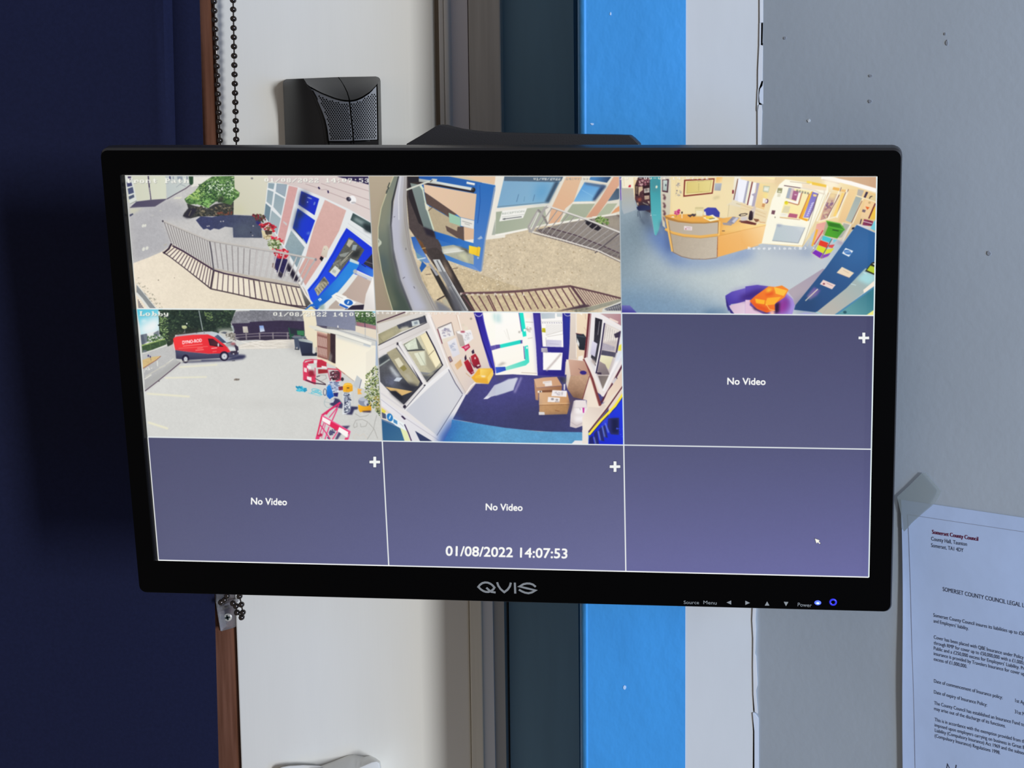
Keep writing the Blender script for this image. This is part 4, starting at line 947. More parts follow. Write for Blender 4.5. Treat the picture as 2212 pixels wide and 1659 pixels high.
for k in range(8): l('c3c2be', 5, [1275 + k * 25, 1592 - k * 8, 1290 + k * 25, 1612]); l('c3c2be', 4, [1270 + k * 25, 1604 - k * 4, 1300 + k * 25, 1586 - k * 8])
p('8d8a78', '880,1605 1050,1570 1100,1590 940,1630', n=.3)
osd('01/08/2022', (443, 103), (755, 103), 32, top=1); osd('14:07:53', (815, 99), (1075, 99), 26, c='a9a49c', sh='77726c', top=1)
Z('C'); osd('Front Door 1', (1035, 1432), (1790, 1436), 26, c='efe8dc', adv=14, sh=None)
# ---- reception camera
tile(2, 0); Z('E')
p('8fa2ae', '0,40 3000,40 3000,1700 0,1700', g=('c6cdd0', 100, 1300, 1350, 1000), n=.04)
p('6f8fae', '60,1300 700,1350 1250,1500 1250,1600 60,1600', b=25, al=.75, n=.06); p('6a7d8a', '60,480 400,560 420,780 200,900 80,1250 60,900', b=25, al=.7, n=.05); p('c3cfcd', '600,1080 1555,1000 2000,1000 2000,1250 900,1350', b=40, al=.7)
p('4f6fb4', '330,640 600,620 650,880 760,960 950,995 1150,965 1555,840 1555,960 1000,1060 640,1040 420,830', b=16, al=.75); p('35487c', '480,560 600,560 640,890 580,900 560,700', b=8, al=.7)
p('efd9a4', '590,50 3000,50 3000,520 1555,540 1250,520 600,500', g=('f0dfb8', 650, 450, 1500, 120)); p('dcc592', '590,55 1555,55 1555,90 590,90', b=8, al=.5)
p('b3b1a4', '68,190 190,185 215,330 235,430 90,480 68,420', g=('a9b2b8', 150, 200, 150, 440)); p('f3ead0', '65,60 255,60 212,330 195,190 70,188'); p('e8cfa0', '200,70 255,70 215,320 200,200'); l('d8c8a4', 5, '90,70 95,170'); p('c02038', '150,155 170,152 168,178 140,178'); l('5a3aa0', 12, '50,70 52,200 60,320'); l('c8c0d0', 6, '60,200 66,330')
p('4e2f33', '218,150 250,70 390,70 395,470 250,400 215,310', n=.3)
Z('K'); p('7d4c58', '515,190 770,180 765,260 640,320 520,320', n=.5); sp('b88a90 3f2028 d8b8b0 905a68', '515,190 770,180 765,270 640,320 520,320', 60, 22, 24); p('cdb494', '510,350 600,340 610,420 540,470 520,560 510,500'); p('2c1c20', '430,310 505,310 500,560 440,540', n=.3); p('7b6455', '445,330 495,335 490,520 450,500', n=.4); p('c8c3b8', '635,390 755,370 755,470 640,490', n=.2); p('3b2c30', '660,400 740,390 700,420 750,440 670,440', b=2); p('b39c88', '640,550 750,540 750,620 650,640', n=.2); p('2a171c', '610,330 755,310 755,360 620,380'); p('2a171c', '620,490 760,480 755,530 630,540'); p('b8583e', '495,610 570,600 570,670 505,680', b=2); p('d8c0a0', '470,700 510,700 510,760 490,760'); p('e8d8b8', '600,690 720,740 740,770 620,720'); p('e8d8b8', '710,670 755,670 755,740'); p('1c1e2c', '430,600 490,690 760,700 770,960 700,980', al=.6, b=5)
p('1d2348', '470,800 560,760 760,770 780,860 640,880 520,885 480,850', g=('2a2f55', 500, 800, 760, 860)); p('39445a', '540,890 780,880 830,1250 700,1270 560,1080', b=12, al=.8); l('2b3348', 10, '495,880 500,1020'); l('2b3348', 9, '520,880 550,1040'); l('2f384c', 12, '555,1060 640,1180', b=2); p('2f4062', '700,1180 860,1230 880,1420 800,1360', b=10, al=.5)
p('3d9aa4', '770,110 1000,110 1005,560 1012,760 1020,1080 960,1330 905,1440 870,1420 820,1060 790,900 770,500', g=('5fb8bd', 800, 300, 800, 1300)); p('3a6f80', '940,170 1010,190 1005,560 980,540', b=10); p('4a8f97', '800,180 950,170 940,450 800,470', b=3, al=.8); p('7aa9ac', '950,1180 1010,1080 1000,1280 910,1420', b=8, al=.8); e('e4e2cc', 915, 350, 22, 34, 10); e('f5f5ee', 790, 985, 14, 9); l('c8dcd8', 6, '830,980 910,980'); l('a0c8c8', 6, '785,900 870,1410'); p('2d3c60', '1005,1080 1040,1180 960,1390 910,1440 1000,1290', b=4)
p('d6cfbe', '1010,130 1245,110 1215,950 1080,1010 1120,1280 1050,1220 1030,1000 1005,500', g=('cfc6b0', 1050, 200, 1180, 900)); p('4b2f3a', '1045,180 1192,175 1170,480 1040,455'); p('c6d3cc', '1060,200 1160,200 1145,440 1055,425', g=('aebcb6', 1070, 220, 1130, 430)); e('3c4450', 1122, 310, 12, 28); p('a8b4ae', '1060,405 1140,415 1140,440 1055,428')
for y in (590, 775, 945): p('5b3640', f'1045,{y-70} 1090,{y-75} 1125,{y} 1100,{y+65} 1060,{y+20} 1085,{y-20}', n=.2, b=1)
p('713a38', '1050,1000 1085,1040 1115,1150 1075,1090', b=1)
Z('E')
p('f2e0b0', '600,60 1555,60 1260,490 640,480', al=.5); l('d9c69a', 4, '675,100 670,280'); sp('b7aca0 a19a98', '680,130 725,130 720,175 685,170', 12, 9, 25); sp('b2a898 cfc4ae', '675,205 730,205 725,280 675,270', 10, 12, 26); p('6a6470', '680,210 694,210 690,226 680,222')
p('7c2a26', '766,95 1108,78 1086,250 756,286'); p('f0e0a0', '780,108 1095,92 1075,238 770,270'); p('dcc87a', '795,120 1075,100 1055,228 790,250', g=('e6d68e', 800, 200, 1050, 120)); l('b4a468', 4, '800,118 1070,102 1052,226 795,246 800,118'); l('a89a60', 4, '930,135 928,220'); l('c0a858', 4, '885,238 970,228'); l('b0a278', 6, '920,112 990,104')
p('f0b862', '1128,66 1198,64 1190,130 1122,128', g=('f6d7a0', 1130, 70, 1180, 125)); p('b4bcc6', '1110,135 1188,135 1174,218 1104,214', g=('a4a8b0', 1120, 140, 1150, 215)); p('d8c89c', '1090,290 1160,270 1165,300 1095,318', b=2)
p('f1ead8', '1330,62 1600,62 1600,470 1240,380 1300,340', g=('e5d9bc', 1400, 80, 1400, 430)); p('e0e2ee', '1378,85 1492,110 1442,362 1326,320', g=('e8ebf6', 1350, 300, 1450, 120)); p('9c9db4', '1492,110 1512,116 1468,372 1440,360'); p('e6e0d6', '1512,116 1540,122 1490,380 1468,372'); l('6d2f38', 14, '1534,120 1475,380'); p('d6d6e0', '1545,150 1600,160 1600,380 1490,388'); l('6b3c30', 9, '1368,85 1322,320'); l('7a2030', 18, '1315,210 1312,250'); p('ecdcb4', '1262,372 1600,455 1600,560 1250,520', g=('e2cfa6', 1270, 380, 1550, 520)); l('c4b48c', 5, '1270,372 1255,510'); l('cbb994', 8, '1350,360 1555,415')
p('4447ae', '985,432 1030,405 1120,408 1165,462 1160,515 1010,500', g=('3c409c', 1000, 420, 1120, 500))
p('e9a850', '540,500 600,485 880,478 1000,490 1200,525 1330,505 1600,580 1600,620 1150,722 1145,560 1000,580 850,578 700,560 560,520', g=('f6d89a', 1180, 640, 1560, 590)); p('dba248', '540,502 700,560 850,580 1000,582 1148,568 1148,548 1000,560 850,556 700,540 545,498')
p('b07c40', '548,500 700,552 850,572 1000,574 1148,556 1148,592 850,598 700,588 570,565'); p('b9aa96', '575,540 700,570 850,585 1000,585 1148,570 1143,700 950,725 800,715 640,675 595,645', g=('c3b7a6', 600, 600, 1100, 620)); p('b3a592', '600,690 780,735 950,745 1140,722 1137,965 1000,980 850,975 740,950 640,900', g=('c6baa8', 640, 800, 1100, 850), n=.03)
l('eab35c', 26, '558,648 640,688 760,716 950,732 1145,710'); l('c58838', 5, '560,664 640,702 760,732 950,748 1145,726'); l('f0bc68', 20, '568,535 592,680 632,895'); l('a4763c', 6, '590,560 612,700 645,900'); l('8f5c34', 5, '640,905 740,955 860,982 1000,985 1135,968'); l('9a6a3a', 6, '1150,560 1145,700'); l('8a4a30', 7, '1143,730 1136,962'); l('f6c878', 14, '1165,560 1155,720')
p('f3bc74', '1145,722 1600,630 1600,830 1140,962', g=('eeb060', 1500, 680, 1200, 920)); p('f8d288', '1180,600 1400,600 1600,610 1550,640 1190,700', b=6, al=.6); l('d89a48', 6, '1150,725 1555,632'); l('57403a', 7, '1190,668 1222,668')
p('e9dbdc', '766,612 856,620 855,662 765,656'); l('b08c94', 5, '790,628 840,632'); e('a85a68', 785, 645, 7, 8); l('b08c94', 4, '800,645 845,648')
sp('c8407c e060a0 b03068', '655,440 715,430 720,490 665,490', 26, 13, 27); l('8a9050', 5, '685,485 672,515'); p('f2e8d0', '615,515 645,500 660,520'); p('2c1c20', '736,452 750,452 748,475 736,475'); p('f0e2c8', '738,475 748,475 746,530 736,520')
p('dccf9c', '885,412 900,395 980,398 990,430 985,510 890,512', al=.6); l('b0a070', 4, '890,412 985,412'); p('efe6c8', '900,440 975,445 970,500 905,500', al=.8); sp('38303a 54484c', '795,498 850,482 885,480 890,495 830,512', 24, 13, 28); p('f6edc8', '975,520 1085,485 1160,540 1060,562'); e('f2cc4c', 1050, 520, 45, 18); l('57504a', 7, '1045,535 1110,525'); p('e9e2d8', '990,455 1005,450 1015,490 990,495')
p('9090a4', '1245,575 1310,508 1385,520 1320,590', n=.15); p('c9c8d4', '1300,560 1350,515 1375,525 1325,580'); p('a0989c', '1195,575 1320,580 1290,608 1205,600'); p('3a3238', '1375,492 1400,475 1478,470 1478,490 1400,508'); p('b0acb4', '1400,485 1460,478 1450,492 1400,498'); p('e2e0e0', '1385,540 1440,510 1490,520 1470,560'); p('6d4038', '1375,562 1400,548 1600,575 1600,605'); e('241a22', 1512, 492, 28, 55, 5); p('e9e0d4', '1530,440 1600,370 1600,500 1535,550')
p('4a3aa4', '1228,1392 1300,1348 1600,1270 1600,1440 1290,1488 1262,1570 1240,1500', g=('6a58bc', 1300, 1480, 1400, 1330)); p('6450b8', '1300,1360 1600,1285 1600,1330 1310,1400', b=8, al=.8); p('3f2880', '1305,1478 1420,1440 1540,1398 1600,1392 1600,1440 1500,1440 1290,1490', b=5); p('382a7c', '1228,1400 1262,1490 1270,1520 1330,1600 1290,1590 1242,1510'); p('d9bcd0', '1268,1505 1500,1440 1600,1430 1600,1600 1330,1600', g=('e6d2e2', 1300, 1500, 1500, 1590)); p('c8481c', '1490,1450 1600,1380 1600,1560 1540,1530')
p('3a3890', '60,1500 158,1503 240,1588 60,1588', g=('6a68b0', 100, 1585, 110, 1505)); p('3d6288', '1020,1560 1230,1540 1280,1590 1000,1600', b=8, al=.6)
Z('F')
p('c2cad0', '120,960 300,900 650,870 1110,790 900,1110 560,1500 540,1440 440,1330 100,1240', b=26); p('8f9cb8', '190,810 640,850 760,900 700,960 200,880', b=14, al=.6); p('6a80a8', '620,855 740,870 760,960 640,900', b=10, al=.6)
p('f3e0b4', '0,50 900,50 850,560 640,850 190,810 0,850', g=('eed9a8', 50, 300, 300, 80)); p('d7b58e', '970,50 1490,50 1490,240 1250,170', g=('cfa888', 1000, 70, 1450, 200)); l('fdf8f2', 44, '860,65 1180,132 1490,222'); l('c6a0a4', 7, '870,92 1060,140 1240,190')
p('f4dfae', '1060,125 1250,180 1480,260 1480,700 1240,600 1110,780 1030,760 800,700 850,400', g=('eec98e', 1000, 300, 1300, 500)); p('fdf2d8', '870,68 1055,125 1045,185 930,200 880,150', b=6)
Z('L')
p('f5dcb0', '0,125 800,125 760,260 400,240 0,180'); p('fbecb4', '450,130 780,140 770,195'); l('b89468', 8, '790,140 775,200'); p('e9cfa4', '800,130 1000,130 880,330 740,300', b=4); p('ecd8b0', '0,690 600,900 560,1180 0,1100'); l('dcbf92', 12, '0,740 560,960'); l('dcbf92', 8, '0,830 250,880'); l('d5b68c', 10, '330,950 560,1030')
p('f2f2fa', '-60,180 150,212 62,705 -60,680'); p('a9a8bc', '150,212 192,222 98,715 50,700'); p('f3f0d8', '192,222 245,232 150,740 95,715'); l('7b3a44', 26, '262,235 150,755'); p('f7f5f4', '285,245 350,255 330,360 260,770 165,760'); p('b1a9bc', '355,258 422,268 310,785 242,790 290,560 240,520 330,480'); p('f8f6f2', '300,300 340,300 310,490 270,480'); p('f0cf94', '430,270 640,320 600,520 520,870 320,815', g=('f6dc9e', 380, 700, 560, 350))
p('bdc2a6', '510,320 655,335 622,478 498,455'); p('e2e6d2', '530,345 640,355 618,455 515,440'); p('f2f0e4', '525,385 610,390 600,420 520,410'); p('f8ec88', '520,510 610,515 590,590 525,580', b=3, al=.8); p('f6f0e6', '500,600 560,610 545,720 490,710'); e('6a4260', 582, 670, 36, 52, 15); e('f4eef0', 572, 668, 22, 40, 15); p('cf9664', '488,720 550,732 528,806 470,792'); l('f8ecd0', 14, '350,820 515,870')
p('fbf7e2', '860,300 1000,180 1960,330 1960,460 1640,1160 1380,1659 470,1615 560,1200 700,640', g=('fdf9e6', 700, 1400, 1300, 500)); p('9a9872', '832,372 938,380 915,492 812,480'); p('d6d6b8', '845,432 905,440 895,475 835,468'); p('e2dcc4', '830,500 900,505 880,575 815,570'); p('77515c', '702,872 778,880 755,968 684,955'); e('8a8474', 770, 1030, 11, 18)
p('fbe9a4', '1075,365 1560,430 1560,900 1500,1115 1330,1062 875,1032 1000,620', g=('faeeb8', 950, 950, 1450, 500)); p('a8b0be', '1075,368 1142,375 1090,615 1010,600'); p('d9c4c4', '1142,375 1205,385 1140,640 1085,615'); p('b06c90', '1180,430 1310,450 1245,665 1140,630', g=('a05c80', 1200, 450, 1200, 650)); p('e0b8cc', '1205,510 1260,515 1250,540 1200,535'); l('fcf8ec', 56, '1010,640 1255,715 1330,460'); l('b87458', 20, '1060,690 1290,755'); l('b87a60', 24, '1370,480 1295,750'); e('e8d82c', 1022, 705, 42, 40); l('8a8430', 8, '1000,685 1050,675'); p('e0d6b0', '980,775 1112,785 1075,930 920,925'); p('f4efe0', '905,925 1065,945 1050,1030 880,1022'); l('c8c4b4', 5, '930,965 1020,975'); p('b8607c', '1092,938 1278,965 1255,1048 1055,1025'); l('c08a5c', 12, '875,1035 1330,1085')
Z('F'); p('f6c23c', '738,225 760,225 690,400 640,520 705,540 690,560 605,530', g=('f0a830', 720, 300, 640, 540)); l('b8602c', 8, '718,250 602,528'); p('8077c4', '752,228 815,250 770,420 720,520 650,518', g=('9c90d4', 780, 260, 670, 500)); 
for k in range(7): l('f0eefc', 9, [768 - k * 11, 350 + k * 23, 740 - k * 9, 365 + k * 22])
p('f8d890', '760,255 800,262 795,285 760,280'); l('6a4a3c', 6, '818,250 705,555')
p('bcc9cc', '355,592 668,630 595,802 302,775', g=('c6cdd4', 320, 760, 640, 640)); p('a2aabc', '355,592 420,600 380,625 350,612', b=2); l('8a8f98', 6, '302,776 592,804 668,632'); p('d6dcde', '540,600 668,630 640,680', al=.6, b=3)
p('f6e2c4', '632,138 912,165 905,218 640,188'); l('5b3a44', 8, '435,160 470,165 620,188'); p('f8dc6a', '690,105 745,115 740,140 685,130'); p('f2c84c', '745,118 908,152 905,180 745,150'); l('e9dcc8', 14, '620,185 780,215 830,240 885,255 885,210'); l('b8a080', 5, '500,115 720,140')
for k in range(5): p('7c7c70', [572 + k * 30, 205 + k * 7, 592 + k * 30, 208 + k * 7, 588 + k * 30, 236 + k * 6, 570 + k * 30, 232 + k * 6], al=.75)
l('8d7c60', 4, '815,250 720,600 640,840'); l('d9ceac', 6, '900,260 690,840'); l('cfc4a4', 4, '880,250 660,820')
Z('L'); p('2c1e26', '205,890 245,880 275,920 265,1090 200,1100 170,1060', g=('3a2a34', 180, 1000, 270, 920)); p('d8c8bc', '185,920 315,768 342,800 290,1040 275,1080 275,920 245,878 200,890', g=('e6dcd2', 250, 850, 300, 1000)); l('4a3a40', 8, '290,900 275,1060'); p('8a5c44', '280,1060 410,1075 400,1120 340,1140'); p('6b352f', '0,1115 130,1100 355,1165 335,1210 0,1150'); l('2c2226', 14, '0,960 100,945 150,955'); p('cfc9cc', '0,1020 150,1010 150,1090 0,1110', b=2); l('2c2226', 10, '0,1000 90,990 150,960'); l('c06a30', 7, '400,1090 440,1140 550,1150')
p('f8cb80', '0,1170 345,1205 420,1170 575,1190 560,1215 0,1330', g=('fbdc96', 50, 1260, 400, 1180)); p('f0b66a', '0,1330 562,1212 470,1610 0,1740', g=('fad49a', 60, 1600, 500, 1300)); l('d69a50', 7, '0,1330 560,1212')
Z('F')
p('d3b79c', '925,240 1060,262 900,540 838,552', g=('c89c8c', 980, 280, 880, 500)); sp('a87a80 8a6a88 d8c0a0', '900,330 1000,330 910,520 850,530', 30, 18, 29); p('f3d9a0', '945,245 1020,250 1000,300 935,300', b=3)
for s in ('1065,185 925,540', '1140,205 1025,520', '950,235 800,560'): l('fbf4e0', 14, s)
for s in ('1052,265 915,520', '1125,235 1010,510', '1075,180 1060,225', '1155,200 1140,240'): l('6a3e3c', 6, s)
p('fad478', '1082,240 1112,246 1012,510 982,500'); p('f0b860', '985,175 1060,190 1050,220 975,205'); p('f0c078', '1080,200 1125,208 1120,235 1070,225'); l('f8ecd0', 12, '820,560 1015,510 1150,230'); p('f2d29c', '1165,200 1248,205 1110,580 1040,560', g=('eec890', 1200, 220, 1080, 560))
p('a5b0ac', '1238,280 1305,300 1192,578 1122,552', g=('b9c0b4', 1270, 290, 1150, 560)); l('fbf0d4', 10, '1320,300 1200,590'); l('7a4a3c', 6, '1308,330 1188,575'); p('b9b3a8', '1262,200 1330,215 1300,285 1248,270'); p('3c3048', '1352,228 1376,235 1345,300 1325,290'); p('e2cc98', '1385,250 1480,285 1475,350 1370,310'); l('3c2c34', 9, '1390,305 1400,285 1420,280'); l('f6e8c4', 12, '1240,270 1475,350')
p('f3cf9c', '1345,320 1455,360 1405,535 1290,522'); p('e2642c', '1345,393 1392,405 1365,432'); p('77646c', '1315,425 1350,435 1338,462 1305,452'); p('f6c64c', '1425,400 1480,385 1475,535 1395,542'); l('6b2a34', 14, '1455,360 1382,530'); e('c8a878', 1390, 352, 14, 12); p('8a2a48', '1330,535 1432,560 1420,612 1310,605', n=.3); l('2c1a34', 10, '1300,535 1285,590'); l('f4e8e8', 8, '1320,560 1420,585'); p('ece2da', '1255,588 1440,630 1430,660 1255,610'); p('7fd4de', '1400,640 1440,560 1490,520 1490,690'); p('251c28', '1195,630 1225,625 1215,650 1190,652')
p('e8a498', '800,590 905,565 880,690 800,770 750,800', g=('f0bca8', 880, 580, 770, 780)); l('f0b23c', 22, '805,652 748,838'); l('c84c58', 12, '870,660 770,820')
p('f0e0c8', '1090,570 1190,590 1090,800 1030,760', al=.8); p('a8a89c', '1100,580 1170,600 1080,740 1040,750', al=.8); l('fbf0e0', 12, '1185,590 1085,795'); p('c89aa0', '1030,780 1110,790 1080,830 1020,800', b=3, al=.7)
p('c3b49c', '905,555 935,600 890,730 870,700', g=('98a870', 900, 570, 890, 720)); p('4fa528', '905,552 1060,585 1092,612 1118,655 1100,665 1030,752 885,720 930,610', g=('3f9020', 950, 700, 1080, 600)); p('2c6c1c', '925,570 1055,595 1080,630 935,615', b=3); l('7cc850', 9, '905,555 1060,586 1115,655'); l('1d3c18', 9, '975,655 1045,668'); l('6cc040', 8, '930,620 1095,655')
p('4cc4d0', '868,718 962,748 950,800 858,770'); p('7ad0dc', '985,760 1030,765 985,805'); p('e43c24', '838,770 930,802 910,858 818,825'); p('e2504c', '935,825 1000,820 975,860 930,850'); p('d9e02c', '815,825 902,862 875,922 793,876'); p('e0e038', '905,875 995,862 955,912 890,930'); p('7c2cb4', '785,880 868,920 835,972 748,916'); p('8c44b8', '875,935 955,915 920,960 850,985')
l('b0a498', 12, '890,690 740,915'); l('cfc4b8', 8, '740,915 845,985 940,950'); l('6d5c58', 9, '972,755 845,975'); l('d9cfc4', 6, '870,715 965,750 1010,765')
p('a79cae', '868,1090 906,1105 560,1500 545,1500 535,1420 470,1340', g=('b4a8b0', 850, 1100, 560, 1450))
p('2f5e94', '1248,600 1465,692 1452,1000 1290,1200 1050,1400 800,1580 545,1550 560,1500 900,1080', g=('2b4c7c', 1300, 800, 650, 1540)); p('3f78b4', '1250,620 1450,700 1440,900 1100,1150 1050,1000', b=30, al=.55); p('244068', '560,1500 760,1420 800,1560 545,1550', b=14, al=.7); l('dcd6dc', 7, '1252,598 1465,690')
p('eef1f4', '1122,858 1208,892 1160,958 1083,918'); e('4b7cbc', 1146, 906, 44, 26, 18); l('c8d8ec', 5, '1115,905 1180,900'); p('ecd8bc', '1082,1070 1218,1138 1165,1192 1022,1135'); l('c4ae94', 5, '1095,1105 1160,1140'); l('8a6c78', 4, '1025,1138 1165,1195'); p('ecd2ca', '872,1214 1012,1272 970,1322 834,1264'); e('8a4a5c', 880, 1260, 13, 10); l('b48c90', 5, '910,1250 980,1285')
p('6c5c9c', '768,1296 842,1330 800,1390 720,1440 690,1400', g=('8a78a4', 780, 1310, 720, 1420), b=2); l('e9dcc4', 11, '812,1318 672,1450'); p('2c4c74', '700,1440 790,1400 780,1470 720,1490', b=8, al=.7)
p('9db4b4', '1345,1085 1455,1150 1450,1260 1010,1610 780,1590 1130,1310', g=('b7b4ac', 1350, 1150, 1000, 1550)); p('a8d8dc', '1340,1120 1452,1165 1445,1230 1380,1270 1250,1210', b=4); l('d8eef0', 5, '1240,1275 1180,1260'); l('cfe8ec', 8, '1320,1130 1355,1150'); l('9cd4dc', 9, '790,1575 860,1600'); p('f4e8d8', '1450,1220 1450,1290 1330,1370 1320,1330')
p('3e7c8c', '1450,1290 1450,1620 1005,1620', g=('5f9aa0', 1400, 1400, 1200, 1590)); l('4e88ac', 18, '1455,1288 1005,1612'); e('2c5864', 1115, 1578, 20, 16)
p('2c2c24', '1418,1022 1458,1010 1455,1165 1340,1118'); p('b4cc3c', '1400,1055 1455,1075 1450,1148 1360,1108'); p('e8ecd8', '1420,1035 1455,1030 1455,1055')
p('5f4cb4', '0,1290 130,1272 280,1290 430,1345 530,1430 552,1500 520,1620 0,1620', g=('9a84d0', 100, 1290, 530, 1500)); p('3c2478', '-60,1400 130,1320 250,1312 200,1370 70,1440 -60,1440', b=6); p('e2c2d8', '0,1440 60,1440 50,1500 150,1570 240,1620 0,1620'); p('a03c9c', '340,1480 470,1385 500,1490 460,1570 370,1600', b=6, g=('803494', 350, 1500, 480, 1450)); l('b8a0ec', 14, '300,1300 450,1365 525,1450 535,1520 500,1600', b=3); p('2c1434', '330,1480 385,1460 380,1580 320,1600', b=3); p('351a3c', '38,1460 60,1500 180,1570 270,1585 240,1600 100,1550', b=2)
p('f4862c', '48,1452 110,1395 260,1288 330,1295 410,1278 484,1325 440,1410 330,1485 332,1562 240,1582 130,1540', g=('ee6a24', 300, 1320, 140, 1530)); p('fdb62c', '110,1425 235,1445 220,1490 120,1478'); p('fcb030', '245,1418 400,1405 330,1490 220,1502'); p('fcc040', '320,1295 470,1335 430,1395 340,1370'); p('e85c20', '225,1362 305,1325 320,1385 230,1405', b=3); p('e4521c', '55,1455 110,1480 255,1540 250,1575 135,1535', b=3); p('fdd23c', '240,1320 290,1310 300,1330 240,1360', b=3); l('ffc860', 7, '235,1490 270,1545 330,1560'); l('e05a18', 6, '225,1440 215,1500'); p('f0b8a8', '280,1560 330,1565 320,1610 275,1600', b=2)
p('a4a4d4', '550,1610 680,1578 830,1612 700,1640', b=2); p('f0ea88', '1350,1615 1445,1548 1445,1620')
Z('E'); osd('20 2-00-01 14:07:31', (50, 96), (1045, 90), 34, c='fbf4e8', sh='8a7c70', adv=9, top=2)
Z('F'); osd('Reception(B)', (25, 876), (690, 876), 30, c='f4f6f8', sh=None, adv=12); e('f4f6f8', 765, 862, 8, 6)
# ---- car park camera (captioned Lobby)
tile(0, 1); Z('G')
p('dadad6', '0,40 3200,40 3200,1700 0,1700', n=.03, g=('d0d0cc', 300, 1400, 1400, 700))
p('d8d8d4', '900,600 1548,520 2400,600 2400,1300 1200,1500', b=60, al=.5); p('c6c6c2', '150,1150 700,1300 600,1570 170,1570', b=50, al=.6)
p('bfbfbe', '90,560 460,460 510,660 550,680 130,1020', n=.04, g=('a9a9aa', 200, 600, 160, 1000))
p('5cc4dc', '30,45 340,45 310,290 80,350', g=('a8dce6', 100, 60, 150, 300)); p('eef2f2', '60,260 130,200 210,150 320,110 310,300 200,360 80,350', b=10); p('e4f0f2', '80,180 130,165 150,190 90,200', b=3)
p('2c3a30', '290,50 1215,50 1150,212 1190,300 1000,330 490,350 460,460 400,490 370,400 300,340', n=.35)
sp('36483a 2a3830 42563e 4e6448 1d2a26 26342e', '290,60 1200,60 1150,220 1000,310 480,350 400,470 300,330', 420, 15, 30); sp('7c9860 98b078 5c7848', '300,120 400,140 410,400 310,340', 80, 11, 31); sp('8fae62 a8c47c', '840,80 930,80 940,190 860,170', 45, 10, 32); p('1a2426', '640,60 1000,80 980,300 600,320', b=25, al=.65)
p('707884', '75,350 150,335 175,420 90,480'); p('5b6270', '75,360 105,345 130,440 90,470'); p('788088', '230,330 290,295 300,360 240,380'); sp('4c6a44 6a8a58 3a5238', '160,370 280,340 380,390 300,420 160,430', 90, 11, 33)
p('41573c', '88,480 370,395 382,465 210,530 95,562', n=.2); l('9fb86c', 14, '90,478 370,398', n=.3); l('6c8050', 5, '300,420 308,480'); l('6c8050', 5, '190,460 200,530'); e('6c747c', 125, 545, 28, 14)
l('efede4', 7, '100,575 380,480'); p('d3b882', '98,650 200,615 318,602 260,650 105,752', n=.1); l('8a4a38', 6, '318,604 262,652 105,750'); e('4a4470', 168, 600, 10, 14); e('4a4470', 192, 612, 8, 12); l('5c5870', 4, '195,620 200,655')
l('e2e2da', 11, '275,660 278,725'); l('e2e0d4', 9, '470,635 380,700'); l('e2e0d4', 16, '370,712 300,748'); l('e0ded2', 14, '205,825 125,878'); l('c8c6bc', 12, '420,680 130,850'); l('e4e2da', 6, '130,760 120,800'); sp('e8e6de', '130,735 220,730 200,760 130,780', 10, 11, 34)
p('aeaeac', '550,640 560,680 300,880 130,1020 130,940 460,680', b=4); l('4e3a4c', 9, '130,1020 295,892 430,782 550,682'); e('6a6468', 293, 898, 10, 12)
# building and fence
p('85858c', '1212,70 1320,66 3200,40 3200,330 1150,215', n=.22); p('3a3148', '1165,215 2300,180 2300,480 1200,385', n=.12)
Z('H'); p('7e7e86', '-60,50 575,50 582,188 300,178 -60,198', n=.22); p('393048', '-60,196 300,178 590,188 605,400 -60,405', n=.1); Z('G')
p('d1cabd', '1293,250 1352,250 1364,326 1302,326', g=('b6b0a6', 1300, 260, 1350, 320)); p('aab8b8', '1150,240 1180,240 1196,300 1190,330'); 
Z('H'); p('86a2d8', '55,240 105,238 122,308 65,318', g=('d4dce8', 80, 250, 90, 310)); Z('G')
p('d9d3c8', '1250,475 1400,430 1700,405 2200,400 2200,500 1548,520 1255,520', n=.04)
for s in ('1260,490 1548,420', '1280,430 1548,505', '1400,430 1548,470', '1260,510 1700,500'): l('efe9e0', 9, s)
Z('H')
for s in ('0,450 170,470 300,430 430,450', '0,490 120,440 250,480 440,470', '60,420 300,425 420,410'): l('ece6dc', 9, s, al=.7)
Z('G')
p('3a3244', '1195,395 1550,372 2200,372 2200,400 1548,405 1260,418'); l('857d84', 10, '1200,352 1548,330 1700,326 2180,328'); l('857d84', 9, '1200,382 1548,362 1700,360 2180,365')
for x, y in ((1205, 345), (1336, 330), (1496, 322), (1655, 320), (1830, 318), (2010, 322)): l('8f878c', 14, [x, y, x + 4, y + 80])
e('c9c9c2', 1090, 325, 80, 34); p('565a68', '1030,325 1070,312 1110,318 1090,340'); sp('8d8880 6a665e b4aea6', '1090,330 1200,330 1210,410 1110,400', 60, 13, 35); p('969c92', '990,280 1180,270 1190,300 1000,310', b=3)
l('aab4b4', 10, '772,58 818,300'); l('5c6664', 8, '602,270 606,335'); l('88928c', 6, '585,330 606,305'); e('b8c08c', 598, 258, 32, 20); l('e0e4c0', 6, '565,245 615,240'); e('dfe3d8', 628, 216, 9, 10)
